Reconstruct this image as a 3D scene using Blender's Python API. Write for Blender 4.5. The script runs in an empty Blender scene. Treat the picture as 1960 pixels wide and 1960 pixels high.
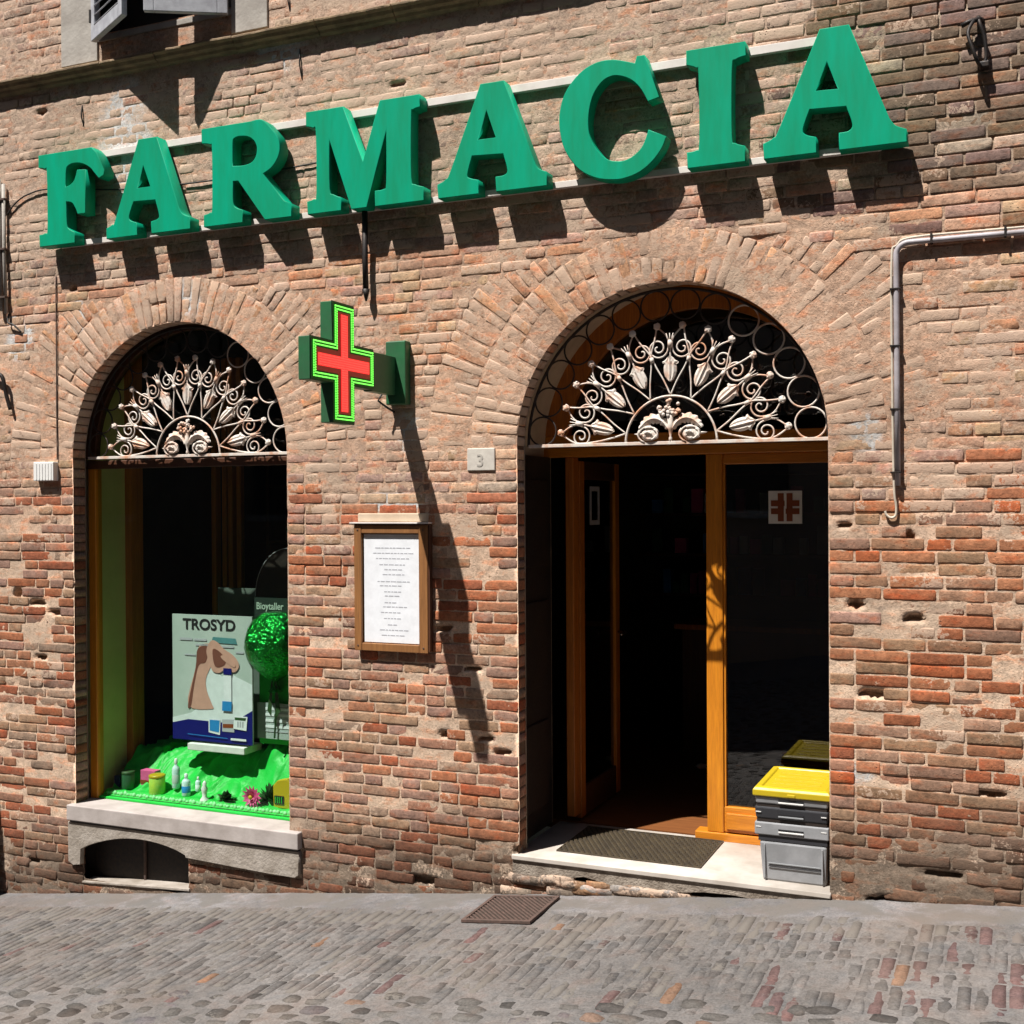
import bpy, bmesh, math, random
from mathutils import Vector, Matrix, noise
random.seed(7)
R = math.radians
scene = bpy.context.scene
# ---------------------------------------------------------------- camera, sky, sun, exposure
cd = bpy.data.cameras.new('camera'); cam = bpy.data.objects.new('camera', cd)
scene.collection.objects.link(cam); scene.camera = cam
CAM = Vector((1.6875, -5.8864, 1.9142)); YAW, PITCH, ROLL, FPX = 0.4084, -0.0069, -0.0057, 2251.37
fw = Vector((-math.sin(YAW)*math.cos(PITCH), math.cos(YAW)*math.cos(PITCH), math.sin(PITCH)))
rt = Vector((math.cos(YAW), math.sin(YAW), 0)); up = rt.cross(fw)
r2 = rt*math.cos(ROLL)+up*math.sin(ROLL); u2 = -rt*math.sin(ROLL)+up*math.cos(ROLL)
cam.matrix_world = Matrix.Translation(CAM) @ Matrix((r2, u2, -fw)).transposed().to_4x4()
cd.sensor_width = 36; cd.sensor_height = 36; cd.sensor_fit = 'HORIZONTAL'
cd.lens = 36*FPX/1960; cd.clip_start = .05; cd.clip_end = 500
def project(p):
    d = Vector(p)-CAM; z = d.dot(fw)
    return 980+FPX*d.dot(r2)/z, 980-FPX*d.dot(u2)/z, z
TX, TZ = 0.56, 2.18                                   # the sun's light runs along (TX, 1, -TZ)
sd = Vector((TX, 1, -TZ)).normalized()
world = bpy.data.worlds.new('World'); scene.world = world; world.use_nodes = True
wn = world.node_tree.nodes; wl = world.node_tree.links
sky = wn.new('ShaderNodeTexSky'); sky.sky_type = 'NISHITA'; sky.sun_disc = False
sky.sun_elevation = math.asin(-sd.z); sky.sun_rotation = math.atan2(-sd.x, -sd.y)
wl.new(sky.outputs[0], wn['Background'].inputs[0]); wn['Background'].inputs[1].default_value = 0.05
sl = bpy.data.lights.new('sun', 'SUN'); sun = bpy.data.objects.new('sun', sl); scene.collection.objects.link(sun)
sl.energy = 5.0; sl.angle = R(0.5); sl.color = (1, .96, .9)
sun.rotation_euler = sd.to_track_quat('-Z', 'Y').to_euler(); sun.location = (-3, -8, 14)
scene.view_settings.view_transform = 'Standard'; scene.view_settings.look = 'None'
scene.view_settings.gamma = 1; scene.view_settings.use_curve_mapping = False
scene.view_settings.exposure = 0.8
try:
    scene.cycles.max_bounces = 8; scene.cycles.transparent_max_bounces = 8
    scene.cycles.sample_clamp_indirect = 4; scene.cycles.caustics_reflective = False; scene.cycles.caustics_refractive = False
except Exception: pass

# ---------------------------------------------------------------- materials
def new_mat(name):
    m = bpy.data.materials.new(name); m.use_nodes = True
    nt = m.node_tree; b = nt.nodes['Principled BSDF']
    return m, nt, b
def N(nt, t, **kw):
    n = nt.nodes.new(t)
    for k, v in kw.items():
        if k in ('operation', 'blend_type', 'data_type', 'feature', 'attribute_name', 'attribute_type', 'wave_type', 'bands_direction', 'clamp'): setattr(n, k, v)
        else: n.inputs[k.replace('_', ' ')].default_value = v
    return n
def ramp(nt, src, stops):
    r = nt.nodes.new('ShaderNodeValToRGB'); nt.links.new(src, r.inputs[0])
    els = r.color_ramp.elements
    while len(els) < len(stops): els.new(.5)
    for e, (p, c) in zip(els, stops):
        e.position = p; e.color = (c, c, c, 1) if isinstance(c, (int, float)) else (*c, 1)
    return r.outputs[0]
def mixc(nt, f, a, b, mode='MIX'):
    n = nt.nodes.new('ShaderNodeMix'); n.data_type = 'RGBA'; n.blend_type = mode
    for s, v in ((0, f), (6, a), (7, b)):
        if isinstance(v, (int, float)): n.inputs[s].default_value = v
        elif isinstance(v, tuple): n.inputs[s].default_value = (*v, 1)
        else: nt.links.new(v, n.inputs[s])
    return n.outputs[2]
def noise_of(nt, co, scale, detail=4, rough=.6, stretch=None):
    if stretch:
        mp = nt.nodes.new('ShaderNodeMapping'); mp.inputs['Scale'].default_value = stretch
        nt.links.new(co, mp.inputs['Vector']); co = mp.outputs[0]
    n = N(nt, 'ShaderNodeTexNoise', Scale=scale, Detail=detail, Roughness=rough); nt.links.new(co, n.inputs['Vector'])
    return n.outputs['Fac']
def bump_of(nt, b, h, strength, dist):
    bp = N(nt, 'ShaderNodeBump', Strength=strength, Distance=dist); nt.links.new(h, bp.inputs['Height']); nt.links.new(bp.outputs[0], b.inputs['Normal'])
def simple(name, c1, c2=None, scale=12, rough=.7, bump=.3, bdist=.002, metallic=0, lo=.35, hi=.65, stretch=None, spec=.5, coat=0):
    m, nt, b = new_mat(name)
    geo = nt.nodes.new('ShaderNodeNewGeometry').outputs['Position']
    f = noise_of(nt, geo, scale, 5, .6, stretch)
    fine = noise_of(nt, geo, scale*7, 3, .6, stretch)
    c2 = c2 or tuple(x*.8 for x in c1)
    nt.links.new(mixc(nt, ramp(nt, f, [(lo, 0), (hi, 1)]), c1, c2), b.inputs['Base Color'])
    b.inputs['Metallic'].default_value = metallic; b.inputs['Specular IOR Level'].default_value = spec
    nt.links.new(ramp(nt, fine, [(.2, max(0, rough-.08)), (.8, min(1, rough+.08))]), b.inputs['Roughness'])
    b.inputs['Coat Weight'].default_value = coat
    if bump: bump_of(nt, b, fine, bump, bdist)
    return m
def wood(name, c1, c2, axis='Z', rough=.4, coat=.2):
    m, nt, b = new_mat(name)
    geo = nt.nodes.new('ShaderNodeNewGeometry').outputs['Position']
    st = {'Z': (26, 26, 1.2), 'X': (1.2, 26, 26), 'Y': (26, 1.2, 26)}[axis]
    g = noise_of(nt, geo, 1.6, 6, .7, st); g2 = noise_of(nt, geo, 9, 4, .6, st); big = noise_of(nt, geo, 2.5, 3)
    col = mixc(nt, ramp(nt, g, [(.32, 0), (.7, 1)]), c1, c2)
    col = mixc(nt, ramp(nt, g2, [(.4, 0), (.75, .55)]), col, tuple(x*.45 for x in c2))
    col = mixc(nt, ramp(nt, big, [(.3, 0), (.8, .35)]), col, tuple(x*.6 for x in c1))
    nt.links.new(col, b.inputs['Base Color']); b.inputs['Roughness'].default_value = rough; b.inputs['Coat Weight'].default_value = coat
    b.inputs['Coat Roughness'].default_value = .25
    bump_of(nt, b, g2, .25, .0015)
    return m
def masonry(name, smear, pits=.5, bump=1.0, bdist=.005, fine_scale=1.0, rough=.92, tone=.35, warm=(1.22, .76, .56)):
    """brick / stone: own colour per piece from the 'col' attribute, lime smears where its alpha is high, grain and pits"""
    m, nt, b = new_mat(name)
    geo = nt.nodes.new('ShaderNodeNewGeometry').outputs['Position']
    at = N(nt, 'ShaderNodeAttribute', attribute_name='col')
    n1 = noise_of(nt, geo, 14*fine_scale, 6, .65); n2 = noise_of(nt, geo, 70*fine_scale, 4, .7); n3 = noise_of(nt, geo, 4.2, 5, .65)
    n4 = noise_of(nt, geo, 190*fine_scale, 3, .6); n5 = noise_of(nt, geo, 1.1, 4, .6)
    c = at.outputs['Color']
    c = mixc(nt, 1.0, c, ramp(nt, n1, [(.25, 1-tone), (.5, 1.0), (.78, 1+tone)]), 'MULTIPLY')
    c = mixc(nt, 1.0, c, ramp(nt, n2, [(.3, .66), (.5, 1.04), (.72, 1.32)]), 'MULTIPLY')
    n6 = noise_of(nt, geo, 9.0, 4, .6, (1, 1, 2.4))
    c = mixc(nt, ramp(nt, n6, [(.52, 0), (.68, .75)]), c, mixc(nt, 1.0, c, warm, 'MULTIPLY'))
    c = mixc(nt, ramp(nt, n6, [(.3, .65), (.46, 0)]), c, mixc(nt, 1.0, c, (.68, .74, .8), 'MULTIPLY'))
    n8 = noise_of(nt, geo, 1.5, 5, .65, (7, 7, .8))
    c = mixc(nt, ramp(nt, n8, [(.55, 0), (.75, .3)]), c, mixc(nt, 1.0, c, (.62, .6, .58), 'MULTIPLY'))
    # lime smear
    ad = N(nt, 'ShaderNodeMath', operation='ADD'); nt.links.new(at.outputs['Alpha'], ad.inputs[0]); nt.links.new(n3, ad.inputs[1])
    ad2 = N(nt, 'ShaderNodeMath', operation='MULTIPLY_ADD'); nt.links.new(n2, ad2.inputs[0]); ad2.inputs[1].default_value = .5; nt.links.new(ad.outputs[0], ad2.inputs[2])
    msk = ramp(nt, ad2.outputs[0], [(.97, 0), (1.12, .8)])
    c = mixc(nt, msk, c, smear)
    # weather stains (grey-brown grime patches)
    c = mixc(nt, ramp(nt, n5, [(.5, 0), (.75, .42)]), c, (.17, .125, .095))
    # pits
    pv = nt.nodes.new('ShaderNodeTexVoronoi'); pv.inputs['Scale'].default_value = 62*fine_scale; nt.links.new(geo, pv.inputs['Vector'])
    pt = ramp(nt, pv.outputs['Distance'], [(.1, 1), (.24, 0)])
    pm = N(nt, 'ShaderNodeMath', operation='MULTIPLY'); nt.links.new(pt, pm.inputs[0]); nt.links.new(ramp(nt, n1, [(.52, 0), (.66, pits)]), pm.inputs[1])
    c = mixc(nt, pm.outputs[0], c, (.05, .035, .028))
    nt.links.new(c, b.inputs['Base Color'])
    b.inputs['Roughness'].default_value = rough; b.inputs['Specular IOR Level'].default_value = .2
    h = N(nt, 'ShaderNodeMath', operation='MULTIPLY_ADD'); nt.links.new(n2, h.inputs[0]); h.inputs[1].default_value = .6; nt.links.new(n1, h.inputs[2])
    h2 = N(nt, 'ShaderNodeMath', operation='MULTIPLY_ADD'); nt.links.new(n4, h2.inputs[0]); h2.inputs[1].default_value = .25; nt.links.new(h.outputs[0], h2.inputs[2])
    h3 = N(nt, 'ShaderNodeMath', operation='SUBTRACT'); nt.links.new(h2.outputs[0], h3.inputs[0]); nt.links.new(pm.outputs[0], h3.inputs[1])
    bump_of(nt, b, h3.outputs[0], bump, bdist)
    return m
def glass(name, tint=(.9, .95, .92), rough=0.0, ior=1.55):
    m, nt, b = new_mat(name); nt.nodes.remove(b)
    out = nt.nodes['Material Output']
    tr = nt.nodes.new('ShaderNodeBsdfTransparent'); tr.inputs[0].default_value = (*tint, 1)
    gl = nt.nodes.new('ShaderNodeBsdfGlossy'); gl.inputs['Roughness'].default_value = rough
    fr = nt.nodes.new('ShaderNodeFresnel'); fr.inputs[0].default_value = ior
    geo = nt.nodes.new('ShaderNodeNewGeometry').outputs['Position']
    bp = N(nt, 'ShaderNodeBump', Strength=.15, Distance=.01); nt.links.new(noise_of(nt, geo, 1.6, 2), bp.inputs['Height']); nt.links.new(bp.outputs[0], gl.inputs['Normal'])
    gn = nt.nodes.new('ShaderNodeNewGeometry'); fac = N(nt, 'ShaderNodeMath', operation='MULTIPLY_ADD'); nt.links.new(gn.outputs['Backfacing'], fac.inputs[0]); fac.inputs[1].default_value = -1; fac.inputs[2].default_value = 1
    ff = N(nt, 'ShaderNodeMath', operation='MULTIPLY'); nt.links.new(fac.outputs[0], ff.inputs[0]); nt.links.new(fr.outputs[0], ff.inputs[1])
    mx = nt.nodes.new('ShaderNodeMixShader'); nt.links.new(ff.outputs[0], mx.inputs[0]); nt.links.new(tr.outputs[0], mx.inputs[1]); nt.links.new(gl.outputs[0], mx.inputs[2])
    nt.links.new(mx.outputs[0], out.inputs['Surface'])
    return m
def emit(name, col, strength, base=None):
    m, nt, b = new_mat(name)
    b.inputs['Base Color'].default_value = (*(base or col), 1); b.inputs['Roughness'].default_value = .45
    b.inputs['Emission Color'].default_value = (*col, 1)
    geo = nt.nodes.new('ShaderNodeNewGeometry').outputs['Position']
    f = noise_of(nt, geo, 150, 2); nt.links.new(ramp(nt, f, [(.3, strength*.8), (.7, strength*1.1)]), b.inputs['Emission Strength'])
    return m
def flat(name, col, rough=.6, coat=0): return simple(name, col, tuple(x*.9 for x in col), scale=20, rough=rough, bump=.05, coat=coat)

M = {}
M['brick'] = masonry('brick', (.50, .365, .275), .85)
M['mortar'] = masonry('lime_mortar', (.48, .36, .27), .85, 1.0, .006, 1.3, tone=.34)
M['paver'] = masonry('paving_brick', (.15, .135, .12), .3, .9, .004, 1.2, warm=(1.06, .93, .88))
M['bed'] = masonry('street_mortar', (.13, .12, .11), .5, .8, .004, 1.3, tone=.25, warm=(1.06, .94, .89))
M['stone'] = simple('pale_stone', (.42, .375, .355), (.31, .27, .25), 6, .8, .5, .002)
M['marble'] = simple('threshold_marble', (.56, .51, .46), (.42, .37, .32), 5, .6, .3, .001)
M['riser'] = simple('dirty_step_stone', (.34, .29, .24), (.17, .135, .105), 11, .92, 1, .008)
M['apron'] = simple('grey_render', (.36, .32, .28), (.22, .185, .15), 7, .9, .9, .006)
M['plaster'] = simple('reveal_plaster', (.62, .5, .37), (.46, .35, .25), 4, .9, .5, .003)
M['surround'] = simple('grey_plaster', (.42, .39, .35), (.3, .27, .24), 5, .9, .7, .004)
M['moulding'] = simple('stained_terracotta', (.3, .21, .12), (.15, .105, .065), 8, .92, .9, .006)
M['oak'] = wood('orange_varnished_wood', (.78, .29, .018), (.56, .18, .012), 'Z')
M['oakx'] = wood('orange_varnished_wood_rail', (.72, .26, .018), (.5, .155, .012), 'X')
M['darkwood'] = wood('dark_stained_wood', (.12, .045, .018), (.06, .02, .01), 'Z', .5)
M['brownwood'] = wood('brown_wood', (.6, .19, .022), (.34, .1, .014), 'Z', .5)
M['floorwood'] = wood('red_floor_wood', (.27, .10, .03), (.16, .055, .018), 'X', .45)
M['noticewood'] = wood('weathered_notice_wood', (.36, .16, .05), (.2, .08, .025), 'Z', .55)
M['blackpaint'] = simple('black_brown_paint', (.018, .014, .013), (.03, .022, .018), 9, .45, .2)
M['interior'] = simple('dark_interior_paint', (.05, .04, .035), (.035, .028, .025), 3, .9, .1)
M['green'] = simple('green_enamel', (.0, .335, .19), (.005, .265, .135), 4, .5, .06, .001, spec=.12, stretch=(3, 3, .5))
M['boxgreen'] = simple('dull_green_metal', (.022, .13, .05), (.03, .1, .045), 5, .45, .1, .001)
M['rail'] = simple('white_painted_rail', (.72, .66, .62), (.6, .54, .5), 8, .6, .2)
M['rust'] = simple('rusty_iron', (.13, .08, .065), (.08, .055, .045), 30, .8, .6, .002, .3)
M['iron'] = simple('black_iron', (.012, .011, .012), (.03, .02, .015), 40, .55, .4, .002, .4)
M['grille'] = simple('worn_white_painted_iron', (.66, .6, .54), (.55, .27, .15), 9, .65, .4, .002, 0, .46, .66)
M['ring'] = simple('grille_iron_shade_painted', (.02, .016, .014), (.035, .02, .014), 12, .6, .3, .002, 0)  # grille paint with the arch's shade put into its colour
M['plastic_white'] = flat('white_plastic', (.78, .77, .75))
M['plate'] = simple('pale_marble_plate', (.62, .58, .52), (.52, .48, .43), 25, .5, .2)
M['pvc'] = simple('grey_conduit', (.42, .39, .42), (.3, .27, .28), 10, .5, .2)
M['cable'] = simple('cream_cable', (.6, .52, .42), None, 20, .6, .1)
M['blackcable'] = simple('black_cable', (.02, .018, .016), None, 20, .6, .1)
M['olivewall'] = simple('olive_green_panel', (.72, .64, .24), (.6, .54, .2), 3, .6, .1)
M['paper'] = flat('white_paper', (.8, .82, .86), .8)
M['ink'] = flat('grey_print', (.45, .46, .5), .8)
M['black'] = flat('black_print', (.012, .012, .014), .6)
M['posterbg'] = simple('pale_green_poster', (.42, .5, .46), (.52, .58, .55), 3, .4, 0)
M['posterwhite'] = flat('poster_white', (.75, .8, .82), .4)
M['posterblue'] = flat('poster_navy', (.01, .012, .16), .35)
M['skin'] = flat('poster_skin', (.62, .34, .27), .5)
M['skindark'] = flat('poster_skin_shadow', (.2, .07, .05), .5)
M['skyblue'] = flat('print_blue', (.03, .25, .6), .4)
M['satin'] = simple('green_satin', (.01, .42, .04), (.015, .5, .06), 9, .5, .5, .004, 0, spec=.35)
M['lime'] = flat('bright_green_card', (.02, .6, .05), .5)
M['pink'] = flat('pink_petal', (.75, .12, .32), .5)
M['yellow'] = simple('yellow_plastic', (.50, .37, .012), (.44, .32, .012), 3, .4, .05)
M['greyplastic'] = simple('grey_plastic', (.29, .3, .31), (.26, .27, .28), 4, .45, .1)
M['midgrey'] = simple('light_grey_plastic', (.31, .315, .33), (.235, .24, .25), 9, .5, .3, .002)
M['darkplastic'] = simple('charcoal_plastic', (.035, .037, .042), (.03, .03, .035), 6, .45, .1)
M['mat'] = simple('worn_brown_rubber', (.075, .055, .03), (.045, .033, .02), 20, .6, .5, .002)
M['matbase'] = simple('dark_rubber', (.035, .028, .02), None, 20, .8, .3)
M['shutter'] = simple('grey_painted_wood', (.42, .43, .46), (.3, .3, .33), 14, .6, .4, .002)
M['leaf'] = simple('dark_green_leaf', (.02, .09, .02), (.03, .05, .015), 30, .6, .3)
M['glass'] = glass('window_glass')
M['doorglass'] = glass('door_glass', (.5, .53, .5), ior=2.0)
M['greenglass'] = simple('green_foil', (.01, .25, .03), (.02, .42, .06), 6, .12, .8, .03, .95)
M['bottle'] = simple('pale_bottle_plastic', (.5, .7, .68), (.65, .8, .8), 15, .3, .05)
M['facade2'] = simple('shaded_opposite_render', (.3, .22, .16), (.22, .16, .12), .8, .9, .4, .01)
M['chrome'] = simple('brushed_steel', (.6, .58, .55), None, 20, .25, .05, .001, 1)
M['red'] = emit('red_led', (1, .035, .03), .8, (.4, .02, .02))
M['greenled'] = emit('green_led', (.08, .75, .05), .4, (.1, .4, .05))
M['greendot'] = emit('green_led_lamp', (.2, 1, .1), 1.3, (.1, .4, .05)); M['reddot'] = emit('red_led_lamp', (1, .07, .05), 1.2, (.4, .02, .02))
M['darkred'] = emit('dark_red_led_field', (.35, .02, .01), .22, (.12, .01, .008))
M['redprint'] = flat('red_print', (.24, .055, .015), .5)

# ---------------------------------------------------------------- builders
WL = {}                                                # world location of each built parent
def finish(o, parent, loc):
    scene.collection.objects.link(o); loc = Vector(loc)
    WL[o.name] = loc
    if parent is not None: o.parent = parent; o.location = loc-WL[parent.name]
    else: o.location = loc
    return o
def raw(name, verts, faces, mat, parent=None, loc=(0, 0, 0), smooth=False, cols=None, bevel=0, centre=True):
    """verts in world space; origin put at their centre (or at loc)"""
    if centre and verts:
        n = len(verts); loc = (sum(v[0] for v in verts)/n, sum(v[1] for v in verts)/n, min(v[2] for v in verts) if centre == 'base' else sum(v[2] for v in verts)/n)
    lx, ly, lz = loc
    me = bpy.data.meshes.new(name); me.from_pydata([(v[0]-lx, v[1]-ly, v[2]-lz) for v in verts], [], faces)
    if cols:
        ca = me.color_attributes.new('col', 'FLOAT_COLOR', 'POINT'); ca.data.foreach_set('color', [x for c in cols for x in c])
    if smooth: me.polygons.foreach_set('use_smooth', [True]*len(me.polygons))
    me.materials.append(mat); me.update()
    o = bpy.data.objects.new(name, me); finish(o, parent, loc)
    if bevel:
        md = o.modifiers.new('bevel', 'BEVEL'); md.width = bevel; md.segments = 2; md.limit_method = 'ANGLE'
    return o
class MB:
    def __init__(s, T=None): s.v = []; s.f = []; s.T = T
    def add(s, vs, fs):
        n = len(s.v); s.v += [tuple(s.T @ Vector(v)) if s.T else tuple(v) for v in vs]; s.f += [tuple(i+n for i in f) for f in fs]; return s
    def box(s, x0, x1, y0, y1, z0, z1):
        return s.add([(x0, y0, z0), (x1, y0, z0), (x1, y1, z0), (x0, y1, z0), (x0, y0, z1), (x1, y0, z1), (x1, y1, z1), (x0, y1, z1)],
                     [(0, 3, 2, 1), (4, 5, 6, 7), (0, 1, 5, 4), (1, 2, 6, 5), (2, 3, 7, 6), (3, 0, 4, 7)])
    def tube(s, pts, r, n=6, r_end=None, closed=False):
        pts = [Vector(p) for p in pts]; m = len(pts); vs = []; fs = []; ref = None
        for i, p in enumerate(pts):
            if closed: t = pts[(i+1) % m]-pts[i-1]
            else: t = pts[min(i+1, m-1)]-pts[max(i-1, 0)]
            t.normalize()
            if ref is None: ref = t.orthogonal().normalized()
            ref = (ref-t*ref.dot(t)).normalized(); b = t.cross(ref)
            rr = r if r_end is None else r+(r_end-r)*i/(m-1)
            for k in range(n):
                a = 2*math.pi*k/n; vs.append(p+(ref*math.cos(a)+b*math.sin(a))*rr)
        for i in range(m if closed else m-1):
            j = (i+1) % m
            for k in range(n): fs.append((i*n+k, i*n+(k+1) % n, j*n+(k+1) % n, j*n+k))
        if not closed: fs += [tuple(range(n-1, -1, -1)), tuple(range((m-1)*n, m*n))]
        return s.add(vs, fs)
    def lathe(s, prof, c, n=16, axis='z', wob=None):
        vs = []; fs = []
        for i, (r, h) in enumerate(prof):
            for k in range(n):
                a = 2*math.pi*k/n; rr = r*(1+(wob(a, i) if wob else 0))
                q = (rr*math.cos(a), rr*math.sin(a), h)
                if axis == 'y': q = (q[0], -q[2], q[1])
                vs.append((c[0]+q[0], c[1]+q[1], c[2]+q[2]))
        for i in range(len(prof)-1):
            for k in range(n): fs.append((i*n+k, i*n+(k+1) % n, (i+1)*n+(k+1) % n, (i+1)*n+k))
        fs += [tuple(range(n-1, -1, -1)), tuple(range((len(prof)-1)*n, len(prof)*n))]
        return s.add(vs, fs)
    def prism(s, poly, y0, y1):                        # poly in x,z, extruded along y
        n = len(poly); vs = [(x, y0, z) for x, z in poly]+[(x, y1, z) for x, z in poly]
        return s.add(vs, [tuple(range(n)), tuple(range(2*n-1, n-1, -1))]+[(i, n+i, n+(i+1) % n, (i+1) % n) for i in range(n)])
    def blob(s, c, rx, ry, rz, amp=.15, sub=2, seed=0):
        bm = bmesh.new(); bmesh.ops.create_icosphere(bm, subdivisions=sub, radius=1)
        vs = []
        for v in bm.verts:
            k = 1+amp*noise.noise(v.co*2.2+Vector((seed, seed*.7, 0)))*2
            vs.append((c[0]+v.co.x*rx*k, c[1]+v.co.y*ry*k, c[2]+v.co.z*rz*k))
        fs = [tuple(v.index for v in f.verts) for f in bm.faces]; bm.free(); return s.add(vs, fs)
    def build(s, name, mat, parent=None, smooth=False, bevel=0, centre=True): return raw(name, s.v, s.f, mat, parent, smooth=smooth, bevel=bevel, centre=centre)
def B(name, mat, parent, x0, x1, y0, y1, z0, z1, bevel=.003): return MB().box(x0, x1, y0, y1, z0, z1).build(name, mat, parent, bevel=bevel)
def curve_mesh(name, loops, mat, parent, depth, yc, bevel=0, loc=None):
    """2-D loops (x,z) with holes, filled and extruded along y around yc"""
    cu = bpy.data.curves.new(name, 'CURVE'); cu.dimensions = '2D'; cu.fill_mode = 'BOTH'; cu.extrude = depth/2-bevel; cu.bevel_depth = bevel; cu.bevel_resolution = 1
    xs = [p[0] for l in loops for p in l]; zs = [p[1] for l in loops for p in l]
    cx = (min(xs)+max(xs))/2; cz = min(zs)
    for l in loops:
        sp = cu.splines.new('POLY'); sp.points.add(len(l)-1); sp.use_cyclic_u = True
        for q, p in zip(sp.points, l): q.co = (p[0]-cx, p[1]-cz, 0, 1)
    t = bpy.data.objects.new('tmp', cu); scene.collection.objects.link(t)
    dg = bpy.context.evaluated_depsgraph_get(); dg.update()
    me = bpy.data.meshes.new_from_object(t.evaluated_get(dg)); bpy.data.objects.remove(t); bpy.data.curves.remove(cu)
    me.transform(Matrix.Rotation(math.pi/2, 4, 'X')); me.materials.clear(); me.materials.append(mat); me.name = name
    o = bpy.data.objects.new(name, me); finish(o, parent, (cx, yc, cz)); return o
def smooth_loop(l, sub=3):
    out = []; n = len(l)
    for i in range(n):
        a, b, c, d = l[i-1], l[i], l[(i+1) % n], l[(i+2) % n]
        out.append((b[0], b[1]))
        if b[2] or c[2]:
            p0 = a if b[2] else b; p3 = d if c[2] else c
            for k in range(1, sub+1):
                t = k/(sub+1); t2 = t*t; t3 = t2*t
                out.append(tuple(.5*((2*b[j])+(-p0[j]+c[j])*t+(2*p0[j]-5*b[j]+4*c[j]-p3[j])*t2+(-p0[j]+3*b[j]-3*c[j]+p3[j])*t3) for j in (0, 1)))
    return out
def text_obj(name, body, size, x, y, z, mat, parent, align='CENTER', extr=.0006, sx=1.0, bold=0.0, rot=0):
    cu = bpy.data.curves.new(name, 'FONT'); cu.body = body; cu.size = size; cu.align_x = align; cu.extrude = extr; cu.offset = bold
    t = bpy.data.objects.new('tmp', cu); scene.collection.objects.link(t)
    dg = bpy.context.evaluated_depsgraph_get(); dg.update()
    me = bpy.data.meshes.new_from_object(t.evaluated_get(dg)); bpy.data.objects.remove(t); bpy.data.curves.remove(cu)
    me.transform(Matrix.Rotation(math.pi/2, 4, 'X') @ Matrix.Rotation(rot, 4, 'Z') @ Matrix.Diagonal((sx, 1, 1, 1))); me.materials.clear(); me.materials.append(mat); me.name = name
    o = bpy.data.objects.new(name, me); finish(o, parent, (x, y, z)); return o
def empty(name, loc): return finish(bpy.data.objects.new(name, None), None, loc)
def tag(o, label=None, cat=None, group=None, kind=None):
    if label: o['label'] = label
    if cat: o['category'] = cat
    if group: o['group'] = group
    if kind: o['kind'] = kind
    return o
def nz(x, y, z=0.0): return noise.noise(Vector((x, y, z)))
def fb(x, y, z=0.0): return noise.fractal(Vector((x, y, z)), 1.0, 2.0, 4)
def lerp(a, b, t): return a+(b-a)*t
def clamp(v, a=0., b=1.): return max(a, min(b, v))
def sst(a, b, v): t = clamp((v-a)/(b-a)); return t*t*(3-2*t)
def gz(x):                                             # height of the sloping street along the wall
    K = [(-40, -3.5), (-8, -1.12), (-6, -.87), (-4.6, -.69), (-3.45, -.545), (-2.33, -.40), (-.87, -.22), (.0, -.125), (.83, -.032), (1.68, .043), (3, .16), (40, 2.4)]
    for (a, za), (b, zb) in zip(K, K[1:]):
        if x <= b: return za+(zb-za)*(x-a)/(b-a)
    return K[-1][1]
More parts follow.
